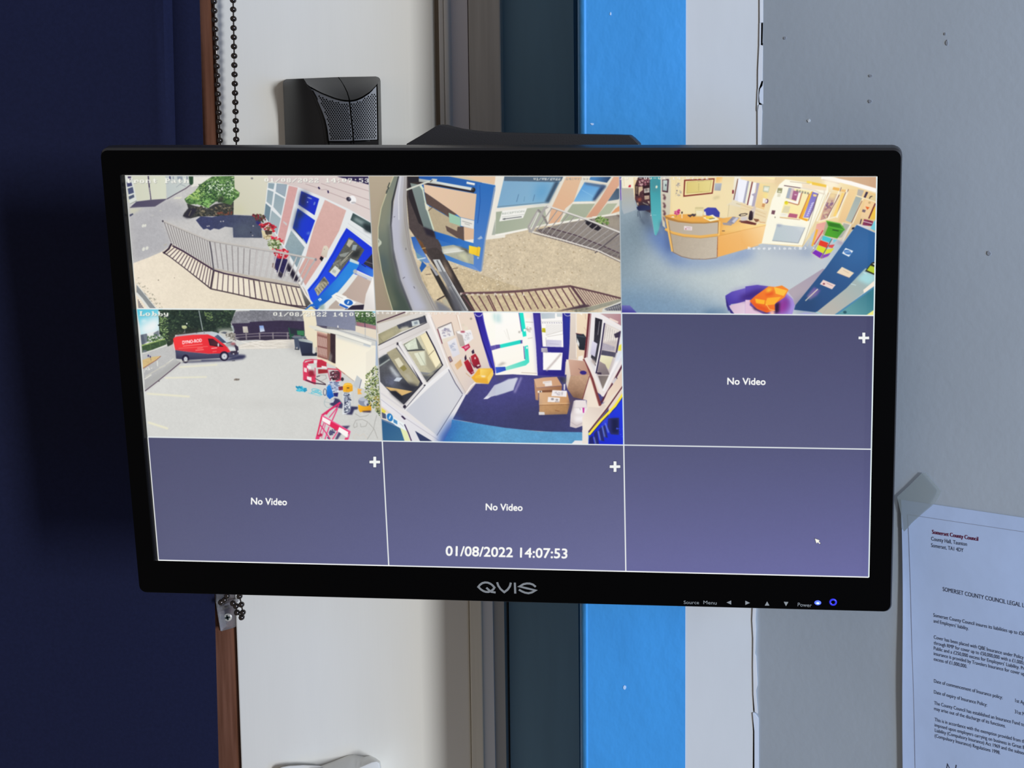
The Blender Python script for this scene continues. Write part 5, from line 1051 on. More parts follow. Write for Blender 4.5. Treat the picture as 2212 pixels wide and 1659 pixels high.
# van
p('383a58', '552,682 640,650 1100,640 1250,585 1325,590 1335,612 1300,640 1150,658 700,680', b=2); p('55525c', '1165,660 1200,652 1205,662 1170,665')
p('a9b4bc', '468,385 520,350 700,328 830,312 930,310 985,322 1030,350 1135,440 1000,350 960,382 880,348 700,352 500,378', g=('c2cacf', 500, 370, 950, 320)); p('a2b0ba', '510,355 545,345 540,365 510,370'); e('70767c', 745, 328, 9, 5); e('70767c', 835, 326, 9, 5)
p('f0383c', '463,395 500,372 700,350 880,345 965,380 1060,452 1108,482 1150,555 1030,572 880,576 650,555 490,532 470,440', g=('e22c38', 600, 380, 1000, 560)); p('fa5048', '480,400 700,372 860,372 700,410 480,470', b=14, al=.5)
p('4a4c68', '490,532 650,556 880,578 1030,572 1150,556 1248,542 1245,590 1180,620 640,648 500,635', g=('3a3a52', 800, 560, 800, 640)); p('5a5c78', '490,540 880,585 870,600 640,600 495,570', b=6, al=.6)
p('57647c', '958,372 1000,345 1110,442 1055,448', g=('3c4860', 970, 370, 1090, 440)); p('c5d0d8', '985,330 1020,345 1135,440 1112,452 1000,348'); p('a8b0b0', '1080,468 1140,440 1205,448 1230,490 1150,510 1105,492', g=('7c7680', 1120, 450, 1210, 500)); p('d6dde0', '1110,490 1180,490 1210,520 1160,540 1130,520', b=2); p('3b3448', '1195,468 1240,490 1250,560 1210,590 1150,580 1150,545 1215,540'); e('d8dcdc', 1186, 578, 10, 7); e('e4e8e8', 1240, 548, 7, 14); p('b04850', '1150,450 1200,446 1205,465 1160,468', b=2); l('30303c', 6, '1100,450 1170,432')
p('42202c', '885,396 940,396 1062,488 985,490 905,474', g=('5c3038', 900, 410, 1020, 480)); l('1d1018', 6, '885,396 905,474 1062,490'); e('d6d9dc', 1004, 470, 9, 22)
for x, y, rx, ry, hx, hy in ((612, 636, 44, 52, 24, 30), (1074, 604, 55, 58, 36, 38)):
    e('241f38', x, y, rx, ry); e('a9adb8', x + 2, y + 3, hx, hy); e('d6d9de', x + 2, y + 3, hx * .7, hy * .7); e('8c90a0', x + 2, y + 3, hx * .25, hy * .25)
word('DYNO-ROD', (576, 460), (806, 432), 38, 'ffeef0', .12, 2.2); l('ff9c94', 7, '582,485 815,460'); l('fb7c76', 6, '530,512 880,488'); l('ff9c94', 6, '752,512 820,505'); l('ff9088', 9, '730,535 830,526'); l('f7c8c4', 9, '920,512 990,505'); l('ff8a84', 6, '935,552 985,545')
for a, w in (('538,735 992,706', 15), ('366,864 866,852', 15), ('150,1052 664,1088', 19), ('165,1395 404,1470', 24), ('560,668 800,655', 8)): l('e9e5cb', w, a, b=1)
p('8f857c', '1192,880 1205,870 1262,875 1250,895 1190,896', n=.4); e('e4e2dc', 1170, 1238, 12, 6); p('c8c7c2', '700,1130 1548,1140 1548,1210 720,1160', b=12, al=.5)
Z('H')
p('c3c2be', '0,1150 700,1155 720,1200 0,1215', b=10, al=.45); p('ece2c8', '565,55 735,55 745,240 970,330 970,720 870,690 745,620 690,440 600,380 590,200', g=('e6dcc0', 600, 100, 700, 500)); p('777c92', '720,60 1195,60 1205,305 1000,265 745,235', n=.05, g=('868aa0', 800, 80, 1100, 280)); sp('e8e4e0 c8c8d0', '750,70 1000,70 900,100', 6, 10, 36)
p('44603c', '1190,60 1455,60 1455,235 1215,195', n=.4); sp('5c7c48 7a9860 2c4430', '1195,65 1450,65 1450,225 1215,190', 90, 11, 37); p('9a6a74', '1218,195 1330,215 1455,248 1455,285 1220,238', g=('b08088', 1230, 210, 1440, 265)); p('e4d8c4', '1205,240 1458,290 1462,405 1205,310'); l('54485c', 10, '1315,200 1320,260'); l('c0c0bc', 12, '1322,270 1322,380'); l('f0eee8', 12, '995,238 996,266'); p('76c4dc', '1390,60 1450,60 1450,110')
p('f3ebd6', '965,335 1390,478 1455,480 1442,720 1360,960 1190,908 965,735', g=('f6f0e0', 1050, 400, 1350, 850)); p('cbd0d0', '970,340 1380,470 1385,500 970,375', b=4)
p('e0ddd0', '640,252 660,235 980,300 1400,440 1392,475 1300,462 1000,350 720,290', g=('f2f0e6', 700, 250, 1300, 440)); l('a6a8a4', 6, '720,292 1000,352 1385,478'); l('c3cad0', 20, '1300,465 1385,490'); l('8c9098', 5, '735,238 1000,292 1455,425')
p('cfa898', '745,305 872,340 875,660 750,618'); 
for k in range(7): l('8d5e58', 9, [755 + k * 18, 325 + k * 5, 762 + k * 17, 610 + k * 6])
for k in range(6): l('f0e2d4', 5, [765 + k * 18, 370 + k * 5, 770 + k * 17, 580 + k * 5])
l('8d5e58', 20, '748,350 870,385'); l('8d5e58', 18, '750,485 872,515'); l('8d5e58', 16, '752,600 870,640'); p('8a6654', '868,330 908,342 912,500 882,690 872,660'); p('3a2a30', '905,330 966,346 966,692 882,680 905,560', n=.1); p('8c8480', '905,560 925,600 910,680 885,680', b=2); p('eadcc0', '745,618 880,655 970,700 965,730 880,690 750,640')
l('a89080', 5, '970,735 1190,905'); l('b87c70', 9, '970,740 1080,820'); p('aebcd0', '1448,430 1478,430 1485,720 1445,720', g=('8ca0c0', 1450, 500, 1480, 500)); p('e6e0d2', '1330,560 1440,490 1440,720 1330,900', al=.5)
p('aaa9a8', '430,420 600,570 745,610 600,620 380,500', b=6, al=.6); p('2e5c44', '402,262 418,268 425,300 592,310 595,372 560,370 505,310 425,410', g=('1c3c34', 420, 270, 560, 360)); p('2b303c', '415,265 590,290 592,345 430,340', b=1); p('3c7c54', '505,300 590,300 592,360 510,350'); p('4a5468', '470,385 560,385 535,530 515,520 510,490 485,520'); p('6c7884', '435,368 612,366 615,388 460,388'); l('2c303c', 12, '480,520 530,525')
p('343a50', '528,425 692,440 690,565 640,585 565,600 545,520', g=('2a2e42', 560, 450, 660, 580)); p('9aa4a4', '520,400 560,395 605,398 692,432 690,452 535,425', g=('bcc4c2', 540, 400, 680, 440)); p('262838', '565,575 745,560 745,602 565,600'); p('c8c8c8', '695,562 725,560 722,575 695,575'); p('a8a49c', '730,500 745,495 745,560 730,555')
# barriers, hoses and machines
p('cfccc8', '730,760 860,800 850,930 740,930', al=.5)
l('dc3458', 14, '582,690 605,655 680,645 800,655 858,685'); p('d83a5c', '580,690 640,668 640,790 730,830 725,945 580,890'); p('c42c48', '635,670 705,655 705,690 640,695'); p('f2e8ea', '625,715 675,725 672,770 625,745'); p('f2e8ea', '625,845 680,855 680,905 625,880'); p('f0dcdc', '590,740 625,750 625,800 590,790'); p('c02c44', '730,660 800,650 858,690 860,735 745,740 745,700'); p('e8e2e2', '705,650 750,650 745,690 710,690'); p('f0e6e6', '800,720 858,728 858,748 800,748'); p('9e2c34', '758,760 872,765 875,805 760,815'); p('962438', '640,770 710,775 720,840 650,850', b=2); l('e04868', 10, '582,700 585,890'); l('e04868', 10, '722,745 728,940'); l('3c2c3c', 12, '610,890 700,925 850,945'); l('5c4c54', 10, '720,870 850,940'); l('a8a4a0', 7, '740,860 790,830 850,830 860,870 800,900'); l('55505c', 10, '740,850 780,840')
p('57303c', '900,785 1000,780 1025,800 1022,890 900,895', n=.4); l('d8405c', 15, '870,755 1000,765 1028,800 1025,890 970,905'); l('c8607c', 10, '870,755 890,850 905,900'); sp('f0e8ea 302028 8a4858', '890,790 1000,780 1010,880 905,890', 30, 13, 38); e('34303c', 1048, 880, 18, 22)
sp('3cb4d4 58c8e0 2890b8', '500,980 540,965 612,990 610,1025 520,1025', 40, 17, 39); 
for a in ((740, 1020, 58, 26, 10), (720, 1030, 45, 18, 40), (760, 1040, 40, 26, -20)):
    t = np.linspace(0, 2 * np.pi, 16); l('4cc0d8', 6, np.c_[a[0] + a[2] * np.cos(t + a[4]), a[1] + a[3] * np.sin(t)])
l('7cc8d8', 5, '640,1045 700,1060 780,1080 820,1060'); t = np.linspace(0, 2 * np.pi, 14); l('90a8b0', 4, np.c_[880 + 48 * np.cos(t), 1160 + 60 * np.sin(t)]); l('9cb0b4', 4, '835,1150 925,1170')
p('b0bcd4', '890,905 1010,915 1005,1030 910,1035 870,950', n=.25); sp('dfe6ee 7c88a8 5c6890', '880,905 1010,915 1005,1030 900,1035', 40, 15, 40); p('2a86dc', '862,975 885,950 905,955 948,1085 895,1118 862,1080', g=('1c60c4', 870, 980, 930, 1090)); t = np.linspace(0, 2 * np.pi, 14); l('3c4460', 6, np.c_[840 + 18 * np.cos(t), 1035 + 40 * np.sin(t)]); p('28286c', '940,1045 1000,1040 992,1090 950,1085'); p('7c3c48', '1000,970 1055,965 1055,1010 1005,1015', n=.3)
p('3a3a60', '895,1180 960,1105 1010,1120 1055,1180 1045,1230 960,1215', b=1); p('c8ccd4', '900,1130 960,1120 940,1160 905,1165')
l('d83468', 24, '1022,1160 920,1230 808,1310'); l('e2477c', 12, '1010,1190 890,1340'); l('e2477c', 14, '990,1230 920,1390'); l('d83060', 20, '900,1240 850,1300')
p('f5b82c', '1056,960 1075,932 1110,924 1150,930 1170,950 1172,1020 1120,1036 1058,1030', g=('e8a020', 1080, 950, 1150, 1020)); l('fad470', 9, '1065,955 1110,938 1160,950'); p('6c5020', '1100,978 1132,978 1130,992 1102,992'); l('c88a18', 5, '1098,1030 1104,985')
p('7c8498', '1065,1040 1140,1040 1145,1180 1160,1290 1070,1300', n=.3); l('dfe2e6', 12, '1060,1040 1062,1200 1055,1300'); l('dfe2e6', 9, '1140,1040 1130,1200 1160,1290'); l('e8eaee', 14, '1060,1290 1160,1280'); sp('e8ecf0 3c4058 aab2c0', '1070,1050 1140,1045 1150,1280 1075,1290', 70, 13, 41); l('c3c8cc', 6, '1175,1020 1180,1180'); p('363658', '1150,1205 1235,1210 1230,1240 1190,1245 1165,1305 1090,1300 1140,1270', b=1)
p('f4b42c', '1238,1185 1290,1200 1378,1190 1388,1140 1395,1255 1340,1262 1260,1275 1240,1240', g=('e09c1c', 1260, 1200, 1360, 1260)); e('8a90a4', 1310, 1150, 72, 55, 10); e('b4bac8', 1290, 1120, 45, 22); e('c4c8d4', 1335, 1165, 26, 32); e('54586c', 1352, 1185, 14, 16); p('3c2c40', '1280,1262 1390,1255 1390,1278 1300,1275', b=1)
p('c3c8ca', '1222,832 1278,882 1240,1005 1178,958'); p('eceae2', '1275,890 1330,960 1330,1000 1260,980'); l('6a6a80', 7, '1278,885 1250,990'); p('f0b45c', '1230,990 1285,1005 1262,1025 1285,1058 1232,1062'); 
sp('7c8c50 56683c a8b478 3c4a30 c6c890', '1430,735 1490,715 1520,1340 1440,1260 1320,1110 1300,1000 1330,830', 460, 12, 42); sp('b0a050 8c7c48', '1420,1080 1500,1080 1510,1260 1440,1240', 60, 10, 43)
p('4a4468', '1040,1440 1142,1435 1100,1480 1030,1540 990,1600 960,1600', b=1); sp('4a4870 5c5878', '890,1500 960,1480 940,1560 880,1590', 20, 18, 44)
l('e0305c', 17, '805,1310 770,1460 735,1600'); l('ee5488', 9, '850,1400 800,1580'); p('e02c60', '805,1318 1140,1500 1130,1540 985,1500 895,1440 805,1380'); p('fbf4f2', '808,1326 912,1380 900,1432 806,1378'); p('e02858', '912,1382 1010,1440 988,1492 898,1434'); p('fbf4f2', '1012,1450 1122,1512 1102,1575 990,1500'); l('ee5c90', 14, '800,1312 1140,1505 1115,1600'); l('ec4c84', 13, '890,1450 840,1600'); l('ec4c84', 13, '990,1505 930,1600'); l('e04078', 13, '780,1420 880,1560 900,1600'); l('e04078', 11, '830,1400 790,1500 760,1590'); sp('b8284c', '750,1540 800,1530 790,1590', 8, 16, 45); p('e43c74', '735,1560 780,1560 770,1600 730,1600'); p('e04070', '1080,1580 1120,1575 1110,1610 1075,1605')
for s in ('1200,1290 1260,1330 1330,1320 1365,1300', '1180,1430 1210,1370 1290,1360 1350,1390 1330,1440 1270,1450 1265,1410', '1180,1430 1190,1460 1225,1445 1220,1400', '1360,1400 1430,1480 1470,1590', '1345,1600 1420,1480 1440,1380 1460,1310'): l('a5a49f', 6, s)
l('d6cabc', 5, '1180,1560 1210,1535 1260,1560 1300,1530 1340,1580'); l('d6cabc', 5, '1180,1560 1190,1605')
osd('01/08/2022 14:07:53', (222, 129), (1450, 134), 50); Z('G'); osd('Lobby', (62, 124), (415, 126), 56)
# ---- lobby camera (captioned Staff Parking)
tile(1, 1); Z('I')
p('ebd8c8', '0,40 3200,40 3200,1700 0,1700', g=('e4d4c6', 600, 100, 1000, 900))
p('e4e0de', '25,200 600,70 870,715 1060,1035 745,1570 430,1575 60,1080'); p('bfb5a8', '0,55 620,55 600,120 25,320', g=('cfc6ba', 50, 100, 500, 200)); l('3a1c30', 11, '25,195 180,140 350,75'); p('d9d4ce', '25,215 590,60 620,110 40,315')
p('9c9678', '38,330 270,222 440,160 575,115 600,190 300,305 44,455', n=.08, g=('b2ac90', 60, 400, 400, 200)); p('4a4c58', '252,228 400,170 575,118 600,190 420,250 330,270 275,268', n=.15); p('3a3c46', '560,115 580,115 600,190 580,185'); p('ccd4d4', '420,182 505,165 522,222 432,242'); p('8c96a0', '450,190 490,182 495,212 455,220'); p('c8c4b4', '300,255 380,240 400,270 300,300', b=2); p('bdb490', '60,350 200,280 230,330 80,420', b=4, al=.7); l('8a8468', 5, '45,360 110,440')
p('e3dedc', '40,460 620,200 640,262 45,590', g=('d6d0cc', 100, 500, 550, 260)); l('2c2a34', 9, '40,458 300,330 600,195'); l('c3bcb8', 5, '48,520 610,262')
p('5f6064', '42,612 140,555 250,482 545,905 330,1142 200,1030 60,880', n=.12, g=('3c3e48', 150, 600, 330, 1100)); p('a8a084', '135,545 240,488 520,880 500,930 420,942 300,800', n=.06); p('dcd6bc', '225,625 275,600 330,680 280,722'); p('8f8650', '288,720 338,688 370,732 330,762'); p('b4ae98', '330,790 390,790 440,880 400,890', b=2); p('3c4248', '50,620 120,570 160,610 60,690', b=3); l('a0a8a4', 16, '50,700 170,620'); p('c3c8cc', '165,715 190,695 300,830 240,830 190,760', b=3, n=.1); p('767c98', '130,840 250,830 240,930 150,920', b=10, n=.2); p('c8d0dc', '215,870 250,830 318,835 280,880'); p('33343e', '260,890 420,900 500,930 330,1142 200,1030 170,990 400,990', b=4); p('d9b474', '118,938 300,968 435,992 310,1042 240,990 180,985'); p('23242c', '175,995 240,985 330,1070 310,1100', b=2)
p('cfcab0', '312,452 590,305 782,692 590,888 500,790 380,560', n=.05, g=('b9b498', 400, 450, 600, 850)); p('6c7068', '330,450 480,370 560,510 370,525', n=.15); p('d9e0cc', '340,455 470,375 500,500 380,515', n=.1); l('32343c', 10, '370,525 575,512'); p('e4e6d0', '450,552 570,528 640,690 530,692', g=('dce0c8', 480, 560, 600, 680)); l('a8ac98', 6, '500,545 580,690'); p('aaa48c', '575,530 610,520 740,720 680,790 590,700', b=2); p('eee2ba', '525,350 590,312 762,650 702,722 622,585', g=('f6ecc8', 560, 340, 720, 680)); l('c8bc94', 6, '520,350 700,720'); l('6a5c48', 5, '620,580 685,515'); p('8c8e90', '500,760 640,780 740,725 720,750 600,800 520,790'); p('56585e', '515,792 640,810 780,700 590,888', b=3); p('3a3c46', '600,800 660,785 740,725 700,770', b=2)
l('1d1a2c', 13, '592,300 690,490 782,690'); l('2c2a34', 7, '312,455 500,790'); l('1d1c28', 10, '780,692 590,888 505,795'); l('241f34', 13, '258,430 400,640 545,905'); l('e9e6e4', 46, '285,430 430,660 590,915'); l('bcb6b4', 5, '310,440 590,890'); l('2a2834', 9, '545,905 330,1142'); p('2c2834', '252,428 272,430 268,458 250,455'); p('2c2a34', '560,920 580,912 592,935 572,935')
p('efe9e6', '590,70 640,90 870,715 1060,1035 1010,1045 840,740 600,130', g=('dcd2ca', 600, 100, 1000, 1000)); l('c0b4ae', 6, '650,130 880,700 1050,1010'); l('fbf6f4', 9, '620,110 855,720 1030,1030')
p('c9cbd3', '350,1205 850,745 1012,1022 715,1502', g=('d6d6da', 500, 1100, 900, 1000)); l('eeeef0', 30, '340,1200 590,940 850,725'); l('8c8c94', 6, '345,1205 590,960'); p('eceaea', '330,1180 600,930 860,705 870,740 600,970 350,1215'); p('e9e7ea', '1010,1020 1060,1035 745,1545 705,1500', g=('dcdce0', 1030, 1050, 730, 1520)); l('4c4c5c', 6, '1012,1030 715,1502'); l('55546a', 8, '850,740 930,900 1012,1022'); l('d6d4da', 9, '870,740 1030,1030')
p('e6e4e8', '65,1070 330,1250 720,1510 770,1575 430,1575 350,1370 75,1160', g=('dedce0', 100, 1100, 700, 1550)); l('b8b4c0', 6, '70,1085 350,1300 740,1560'); l('c8c4cc', 8, '65,1010 330,1195', b=1); p('352844', '300,1280 318,1272 358,1312 340,1320'); e('2a2434', 342, 1168, 17, 20, 30); l('5c5a66', 8, '340,1200 570,935')
p('2c5c88', '75,1310 250,1380 300,1430 345,1575 90,1575', g=('3c6a90', 100, 1350, 300, 1550)); l('7c88a8', 8, '80,1320 240,1390'); p('eaf0f2', '125,1240 350,1370 372,1455 290,1415 250,1395 128,1300'); e('2b7cc0', 172, 1292, 34, 48, -20); l('eaf2f8', 13, '165,1310 180,1270'); p('4c8cc0', '214,1308 258,1335 258,1375 214,1350'); l('a0a0a8', 4, '285,1360 330,1400'); p('e4d858', '75,1180 128,1222 110,1248 78,1235'); p('4c5470', '78,1232 125,1255 130,1310 85,1300'); p('e4eab4', '290,1412 372,1455 405,1570 340,1560'); l('3a2a50', 12, '342,1375 385,1470 425,1575'); p('333c60', '463,1448 665,1570 522,1570')
p('d6d2cc', '720,265 725,250 885,192 920,345 780,445'); l('6c2c40', 9, '722,270 778,442'); l('4c3c44', 6, '725,262 882,195'); l('8c6c5c', 5, '884,195 920,342'); p('f2eeec', '738,275 880,208 912,345 785,432', g=('e8e4e4', 750, 280, 900, 400)); sp('b8b4c0 d0c8cc 9c98ac', '770,280 870,250 880,350 800,370', 26, 17, 46); p('e6dccc', '770,390 920,345 900,370 785,440')
p('e8e6ea', '835,422 932,372 982,560 900,602', g=('dcdae2', 850, 430, 950, 570)); sp('b8bccc c8ccd8', '855,440 920,420 930,520 880,520', 18, 15, 47); l('c4a898', 5, '940,110 990,280'); l('fbf4ea', 12, '955,110 1000,290')
p('c5b8b0', '930,300 960,290 1010,330 1040,462 985,475', g=('b4a8a0', 940, 310, 1010, 460)); p('eeebec', '960,320 1110,285 1138,380 1042,462 1010,340'); p('f8f4f0', '940,300 1100,280 1110,290 960,325'); sp('d0d0d4 c8c4c8', '1020,330 1110,310 1110,380 1040,420', 18, 13, 48); p('e8dcc8', '1025,245 1070,240 1080,285 1035,290'); e('e0d4c0', 1020, 225, 18, 15); p('a03048', '990,295 1040,295 1035,312 990,312', b=1); p('d42c5c', '995,482 1085,442 1100,482 1045,530 1030,500', g=('b82048', 1000, 490, 1090, 470)); p('f0c8d0', '1030,478 1080,460 1085,480 1045,505', al=.6)
l('6c4048', 7, '848,600 870,590 895,640 870,655 848,600'); p('8c8a98', '855,602 868,598 888,640 872,648'); p('e0b888', '920,685 990,622 1010,690 950,745', g=('d8ac78', 930, 690, 1000, 660)); l('c89860', 5, '1050,780 1100,825')
p('b02434', '1028,655 1070,622 1105,668 1148,775 1112,798 1065,745', g=('8c1828', 1040, 660, 1130, 770)); p('2c1830', '1035,600 1050,565 1060,620 1040,640'); p('d8d4d4', '1008,600 1030,610 1020,650 1008,640'); l('e8c0c4', 8, '1115,775 1145,765')
p('b22838', '1108,585 1160,555 1195,610 1222,700 1185,728 1140,700 1115,640', g=('8a1828', 1110, 600, 1210, 700)); p('34203c', '1115,530 1140,505 1150,550 1125,560'); l('4c1c30', 7, '1095,600 1110,660 1150,720'); p('5c1830', '1140,700 1220,690 1222,712 1185,730', b=1); e('e8d0cc', 1195, 692, 18, 10, -20); e('f4d8d8', 1157, 608, 8, 14)
# floor, door and boxes
p('46437c', '1050,1035 1160,905 1310,905 1370,790 2300,800 2700,1100 2700,1500 1900,1450 1498,1420 900,1312', n=.08, g=('3c3f6c', 1400, 850, 1300, 1350)); p('5450a0', '1310,880 1560,800 1900,850 1800,1000 1500,1100 1100,1050', b=40, al=.6, n=.05); p('3c3c58', '1500,1200 1900,1150 2300,1250 2200,1430 1560,1400', b=30, al=.6)
p('2f5cb0', '745,1545 905,1315 1010,1320 940,1400 900,1590 760,1590', b=10); p('3f84bc', '890,1318 1498,1412 1900,1455 2700,1470 2700,1640 760,1640 880,1400', n=.08, g=('5c9cc8', 950, 1450, 1450, 1500)); p('2c54ac', '745,1545 890,1325 960,1340 860,1480 830,1600', b=14, al=.9)
p('c9cbd8', '1252,1080 1300,1032 1380,920 1498,878 1640,830 1600,980 1498,1010 1290,1070', g=('b4b4cc', 1300, 1050, 1500, 900)); p('e0e0ea', '1290,1050 1340,1055 1300,1080 1252,1082'); p('4a4874', '1370,795 1500,800 1480,850 1400,880 1420,830', b=3)
p('fdfbf2', '1235,85 1560,60 1640,60 1740,800 1480,790 1400,700 1330,460', g=('fbf8ee', 1300, 150, 1450, 600)); p('f6e4d0', '1300,390 1340,440 1330,460', b=3); p('b4dcd8', '1360,95 1440,90 1460,180 1380,170', b=5, al=.8); p('9ccccc', '1400,190 1460,190 1450,220', b=4, al=.7)
p('2f2496', '1140,78 1242,78 1275,260 1340,480 1398,780 1375,790 1325,700 1240,420 1180,210', g=('3c38b0', 1170, 150, 1370, 740)); l('1c1460', 8, '1165,100 1240,400 1385,785'); l('5c58c8', 7, '1235,100 1330,470'); t = np.linspace(.2, 3, 9); l('c8c8dc', 9, np.c_[1198 + 42 * np.cos(t), 88 + 38 * np.sin(t)]); p('6458a8', '1325,470 1450,445 1452,488 1345,520'); e('b0a494', 1110, 152, 14, 14)
p('5474d0', '1395,720 1498,690 1500,745 1400,782', n=.2); p('a8a8b8', '1405,690 1470,660 1498,690 1410,710', b=3)
p('f4c244', '1112,830 1150,800 1195,728 1355,725 1368,800 1312,905 1160,885', g=('f0b840', 1150, 850, 1300, 890)); p('fbd66c', '1212,735 1352,742 1290,832 1160,800', g=('e8b848', 1220, 740, 1320, 800)); p('f0b038', '1200,735 1215,740 1215,800 1165,812 1150,850 1115,835'); p('e8ac38', '1120,838 1290,840 1310,905 1165,888', b=1); p('f4cc64', '1300,830 1365,745 1368,800 1312,905'); p('fbeccc', '1225,810 1280,810 1270,830 1230,826', b=1)
l('f6eee8', 14, '1050,1025 1110,930 1160,890'); l('c8b8b4', 6, '1062,1030 1165,900')
Z('J')
p('fdfbf6', '0,82 445,82 470,400 495,810 200,795 0,805', g=('fbf6ea', 100, 150, 300, 780)); p('f6e8d4', '340,85 420,85 420,140 350,150', b=6); p('b4d8d8', '0,95 60,90 70,200 0,190', b=4, al=.7); l('b0a8a0', 5, '350,190 440,195'); sp('c0b8b0 d8d0c8', '355,240 420,240 410,310 360,300', 14, 14, 49); l('dcd8d0', 6, '130,270 165,400'); l('e8e4dc', 4, '100,285 150,390'); l('c8b8a8', 7, '300,775 480,785'); p('c8c4bc', '265,295 290,292 290,320 265,318'); l('b8b0a4', 5, '375,382 430,372')
p('20e0c8', '275,82 322,82 345,240 360,352 320,362 300,250'); p('2cdcc8', '50,452 290,398 292,440 60,492', g=('20d4c4', 60, 470, 280, 420)); p('28dcc4', '338,472 376,460 392,655 352,692 120,752 114,712 345,632', g=('90e0cc', 370, 500, 130, 730)); l('6458a8', 9, '272,82 305,300'); l('5c509c', 9, '328,470 340,620'); p('5a4ca0', '0,455 52,450 58,490 0,506'); p('5a4c9c', '290,402 312,398 312,438 292,440'); p('3c5cc8', '0,712 114,708 122,750 10,785', g=('2c4cb8', 10, 760, 110, 720)); e('fbfbf8', 338, 285, 12, 16); e('eef8f4', 365, 488, 10, 14); p('a09890', '15,700 80,655 130,665 60,695', b=2, al=.7)
p('312789', '435,82 868,82 862,380 845,620 812,650 802,820 490,806 470,450', g=('2a2480', 460, 200, 840, 700)); p('2048b8', '800,90 865,90 860,380 845,600 800,500', b=8, al=.6, g=('2c3c98', 850, 100, 820, 560)); p('5850b0', '440,90 505,90 540,500 550,780 495,800', b=6, al=.5)
p('fbf8f4', '518,85 775,85 788,482 545,475'); p('fdfaf6', '550,540 778,545 762,748 552,745'); p('b9c4cc', '525,88 690,88 690,148 535,155', g=('c8d0d4', 540, 95, 680, 140)); p('ccd4d6', '710,90 770,92 772,130 712,130'); l('d0ccc8', 6, '530,185 775,180')
for k in range(9): l('8c88a0', 8, [540 + k * 27, 198, 555 + k * 27, 202])
for k in range(14): l('cdc8c4', 4, [590 + k * 14, 215, 588 + k * 14, 340 - k * 4])
l('c4beb8', 5, '585,345 780,290'); l('c4beb8', 5, '600,360 780,330'); p('cfc228', '540,260 578,262 580,312 538,306', g=('b0a41c', 545, 270, 575, 305)); p('cbc6dc', '592,395 766,402 766,480 590,472', g=('d8d4e4', 600, 400, 750, 470)); l('a8a4bc', 4, '620,440 740,450'); l('b0a8b8', 5, '585,370 590,470'); p('c3bcc4', '530,490 600,487 608,535 596,546 532,538', g=('9c96a4', 540, 495, 600, 540)); l('c8bcb8', 20, '592,748 690,640 757,560', b=1); l('3c3070', 6, '518,90 545,475'); l('453a90', 8, '490,806 802,820'); t = np.linspace(.2, 3, 9); l('b8b8cc', 8, np.c_[838 + 42 * np.cos(t), 85 + 36 * np.sin(t)])
p('e2d6ca', '866,82 932,82 938,620 855,620', g=('d4c4b8', 880, 120, 900, 600)); l('f2eae2', 10, '935,90 938,600'); p('f0dcc0', '940,85 1085,85 1040,620 1020,640 940,620', g=('e8d2b8', 960, 120, 1010, 560)); l('c8a890', 5, '1040,100 1045,160'); l('d0b098', 5, '1025,250 1050,290'); p('f4ece2', '960,590 1010,575 1020,640 955,645'); p('fbf2e6', '960,85 1005,85 1005,115')
p('efe0d0', '1086,812 1225,1170 1080,1445 1000,1455 1062,1330 1055,1095 1008,1085'); p('ebdccb', '1225,1165 1480,780 1480,960 1100,1450 1076,1440', b=1); p('2f343e', '935,325 1022,330 1052,372 1032,517 972,510 942,425', g=('22262e', 960, 350, 1030, 500)); l('4c5460', 9, '945,350 1035,365'); p('e8e6e4', '945,372 972,440 968,480 945,440'); l('5c2c38', 8, '930,322 1000,335')
p('ece8e8', '1095,85 1260,85 1475,245 1475,620 1250,990 1050,615', g=('dcd8da', 1100, 200, 1250, 900)); l('6a2c34', 24, '1085,85 1062,350 1035,625'); l('8c4c50', 8, '1105,88 1082,380 1058,610'); p('c4a8a8', '1200,85 1475,85 1475,245', g=('b08088', 1230, 95, 1460, 220)); l('f4e8e4', 10, '1240,140 1475,265'); l('eed8cc', 20, '1320,150 1420,195')
p('26242e', '1155,138 1245,168 1182,690 1105,600 1140,400', n=.2, g=('3c3a44', 1170, 200, 1150, 620)); l('9c98a0', 7, '1205,180 1185,340'); p('dcd8e8', '1120,405 1180,440 1152,595 1098,560', g=('c8c4d8', 1130, 420, 1140, 570)); l('2c2838', 9, '1110,590 1165,705'); p('b8aaa4', '1115,610 1160,650 1160,700 1110,650', b=2); l('f0ecec', 22, '1250,150 1220,420 1160,760')
p('d0c4c0', '1262,200 1455,295 1400,600 1250,975 1165,785', g=('c8bcb8', 1300, 250, 1240, 800)); p('e8e0d8', '1280,215 1440,290 1420,400 1250,420', n=.06, b=2)
for k in range(6): l('b4acac', 5, [1285 + k * 24, 235 + k * 12, 1262 + k * 24, 400 + k * 8])
p('b0a8b4', '1240,430 1380,475 1380,525 1232,512', n=.08); p('504c60', '1232,515 1400,545 1385,600 1220,570', n=.15); p('ece6c4', '1225,572 1362,592 1312,742 1205,640', g=('dcd4b0', 1240, 590, 1300, 700)); p('9a8c8c', '1205,645 1270,680 1325,800 1235,800 1180,760', g=('7c7074', 1220, 660, 1280, 790)); p('776c6c', '1188,812 1325,812 1245,975', g=('8c8078', 1200, 830, 1290, 900)); p('3c3044', '1170,770 1225,775 1228,800 1180,795'); l('241c40', 14, '1262,205 1222,500 1165,782'); p('3c3348', '1372,330 1450,292 1442,365 1385,375', n=.1); l('3c3050', 18, '1442,300 1400,545'); l('f4f2f8', 30, '1430,540 1350,770', al=.6, b=3); l('f4f0f0', 26, '1460,560 1335,790 1248,985'); p('ece04c', '1428,465 1465,440 1455,522 1418,525'); p('d4dcec', '1420,540 1470,530 1440,640 1380,640', b=3, al=.7)
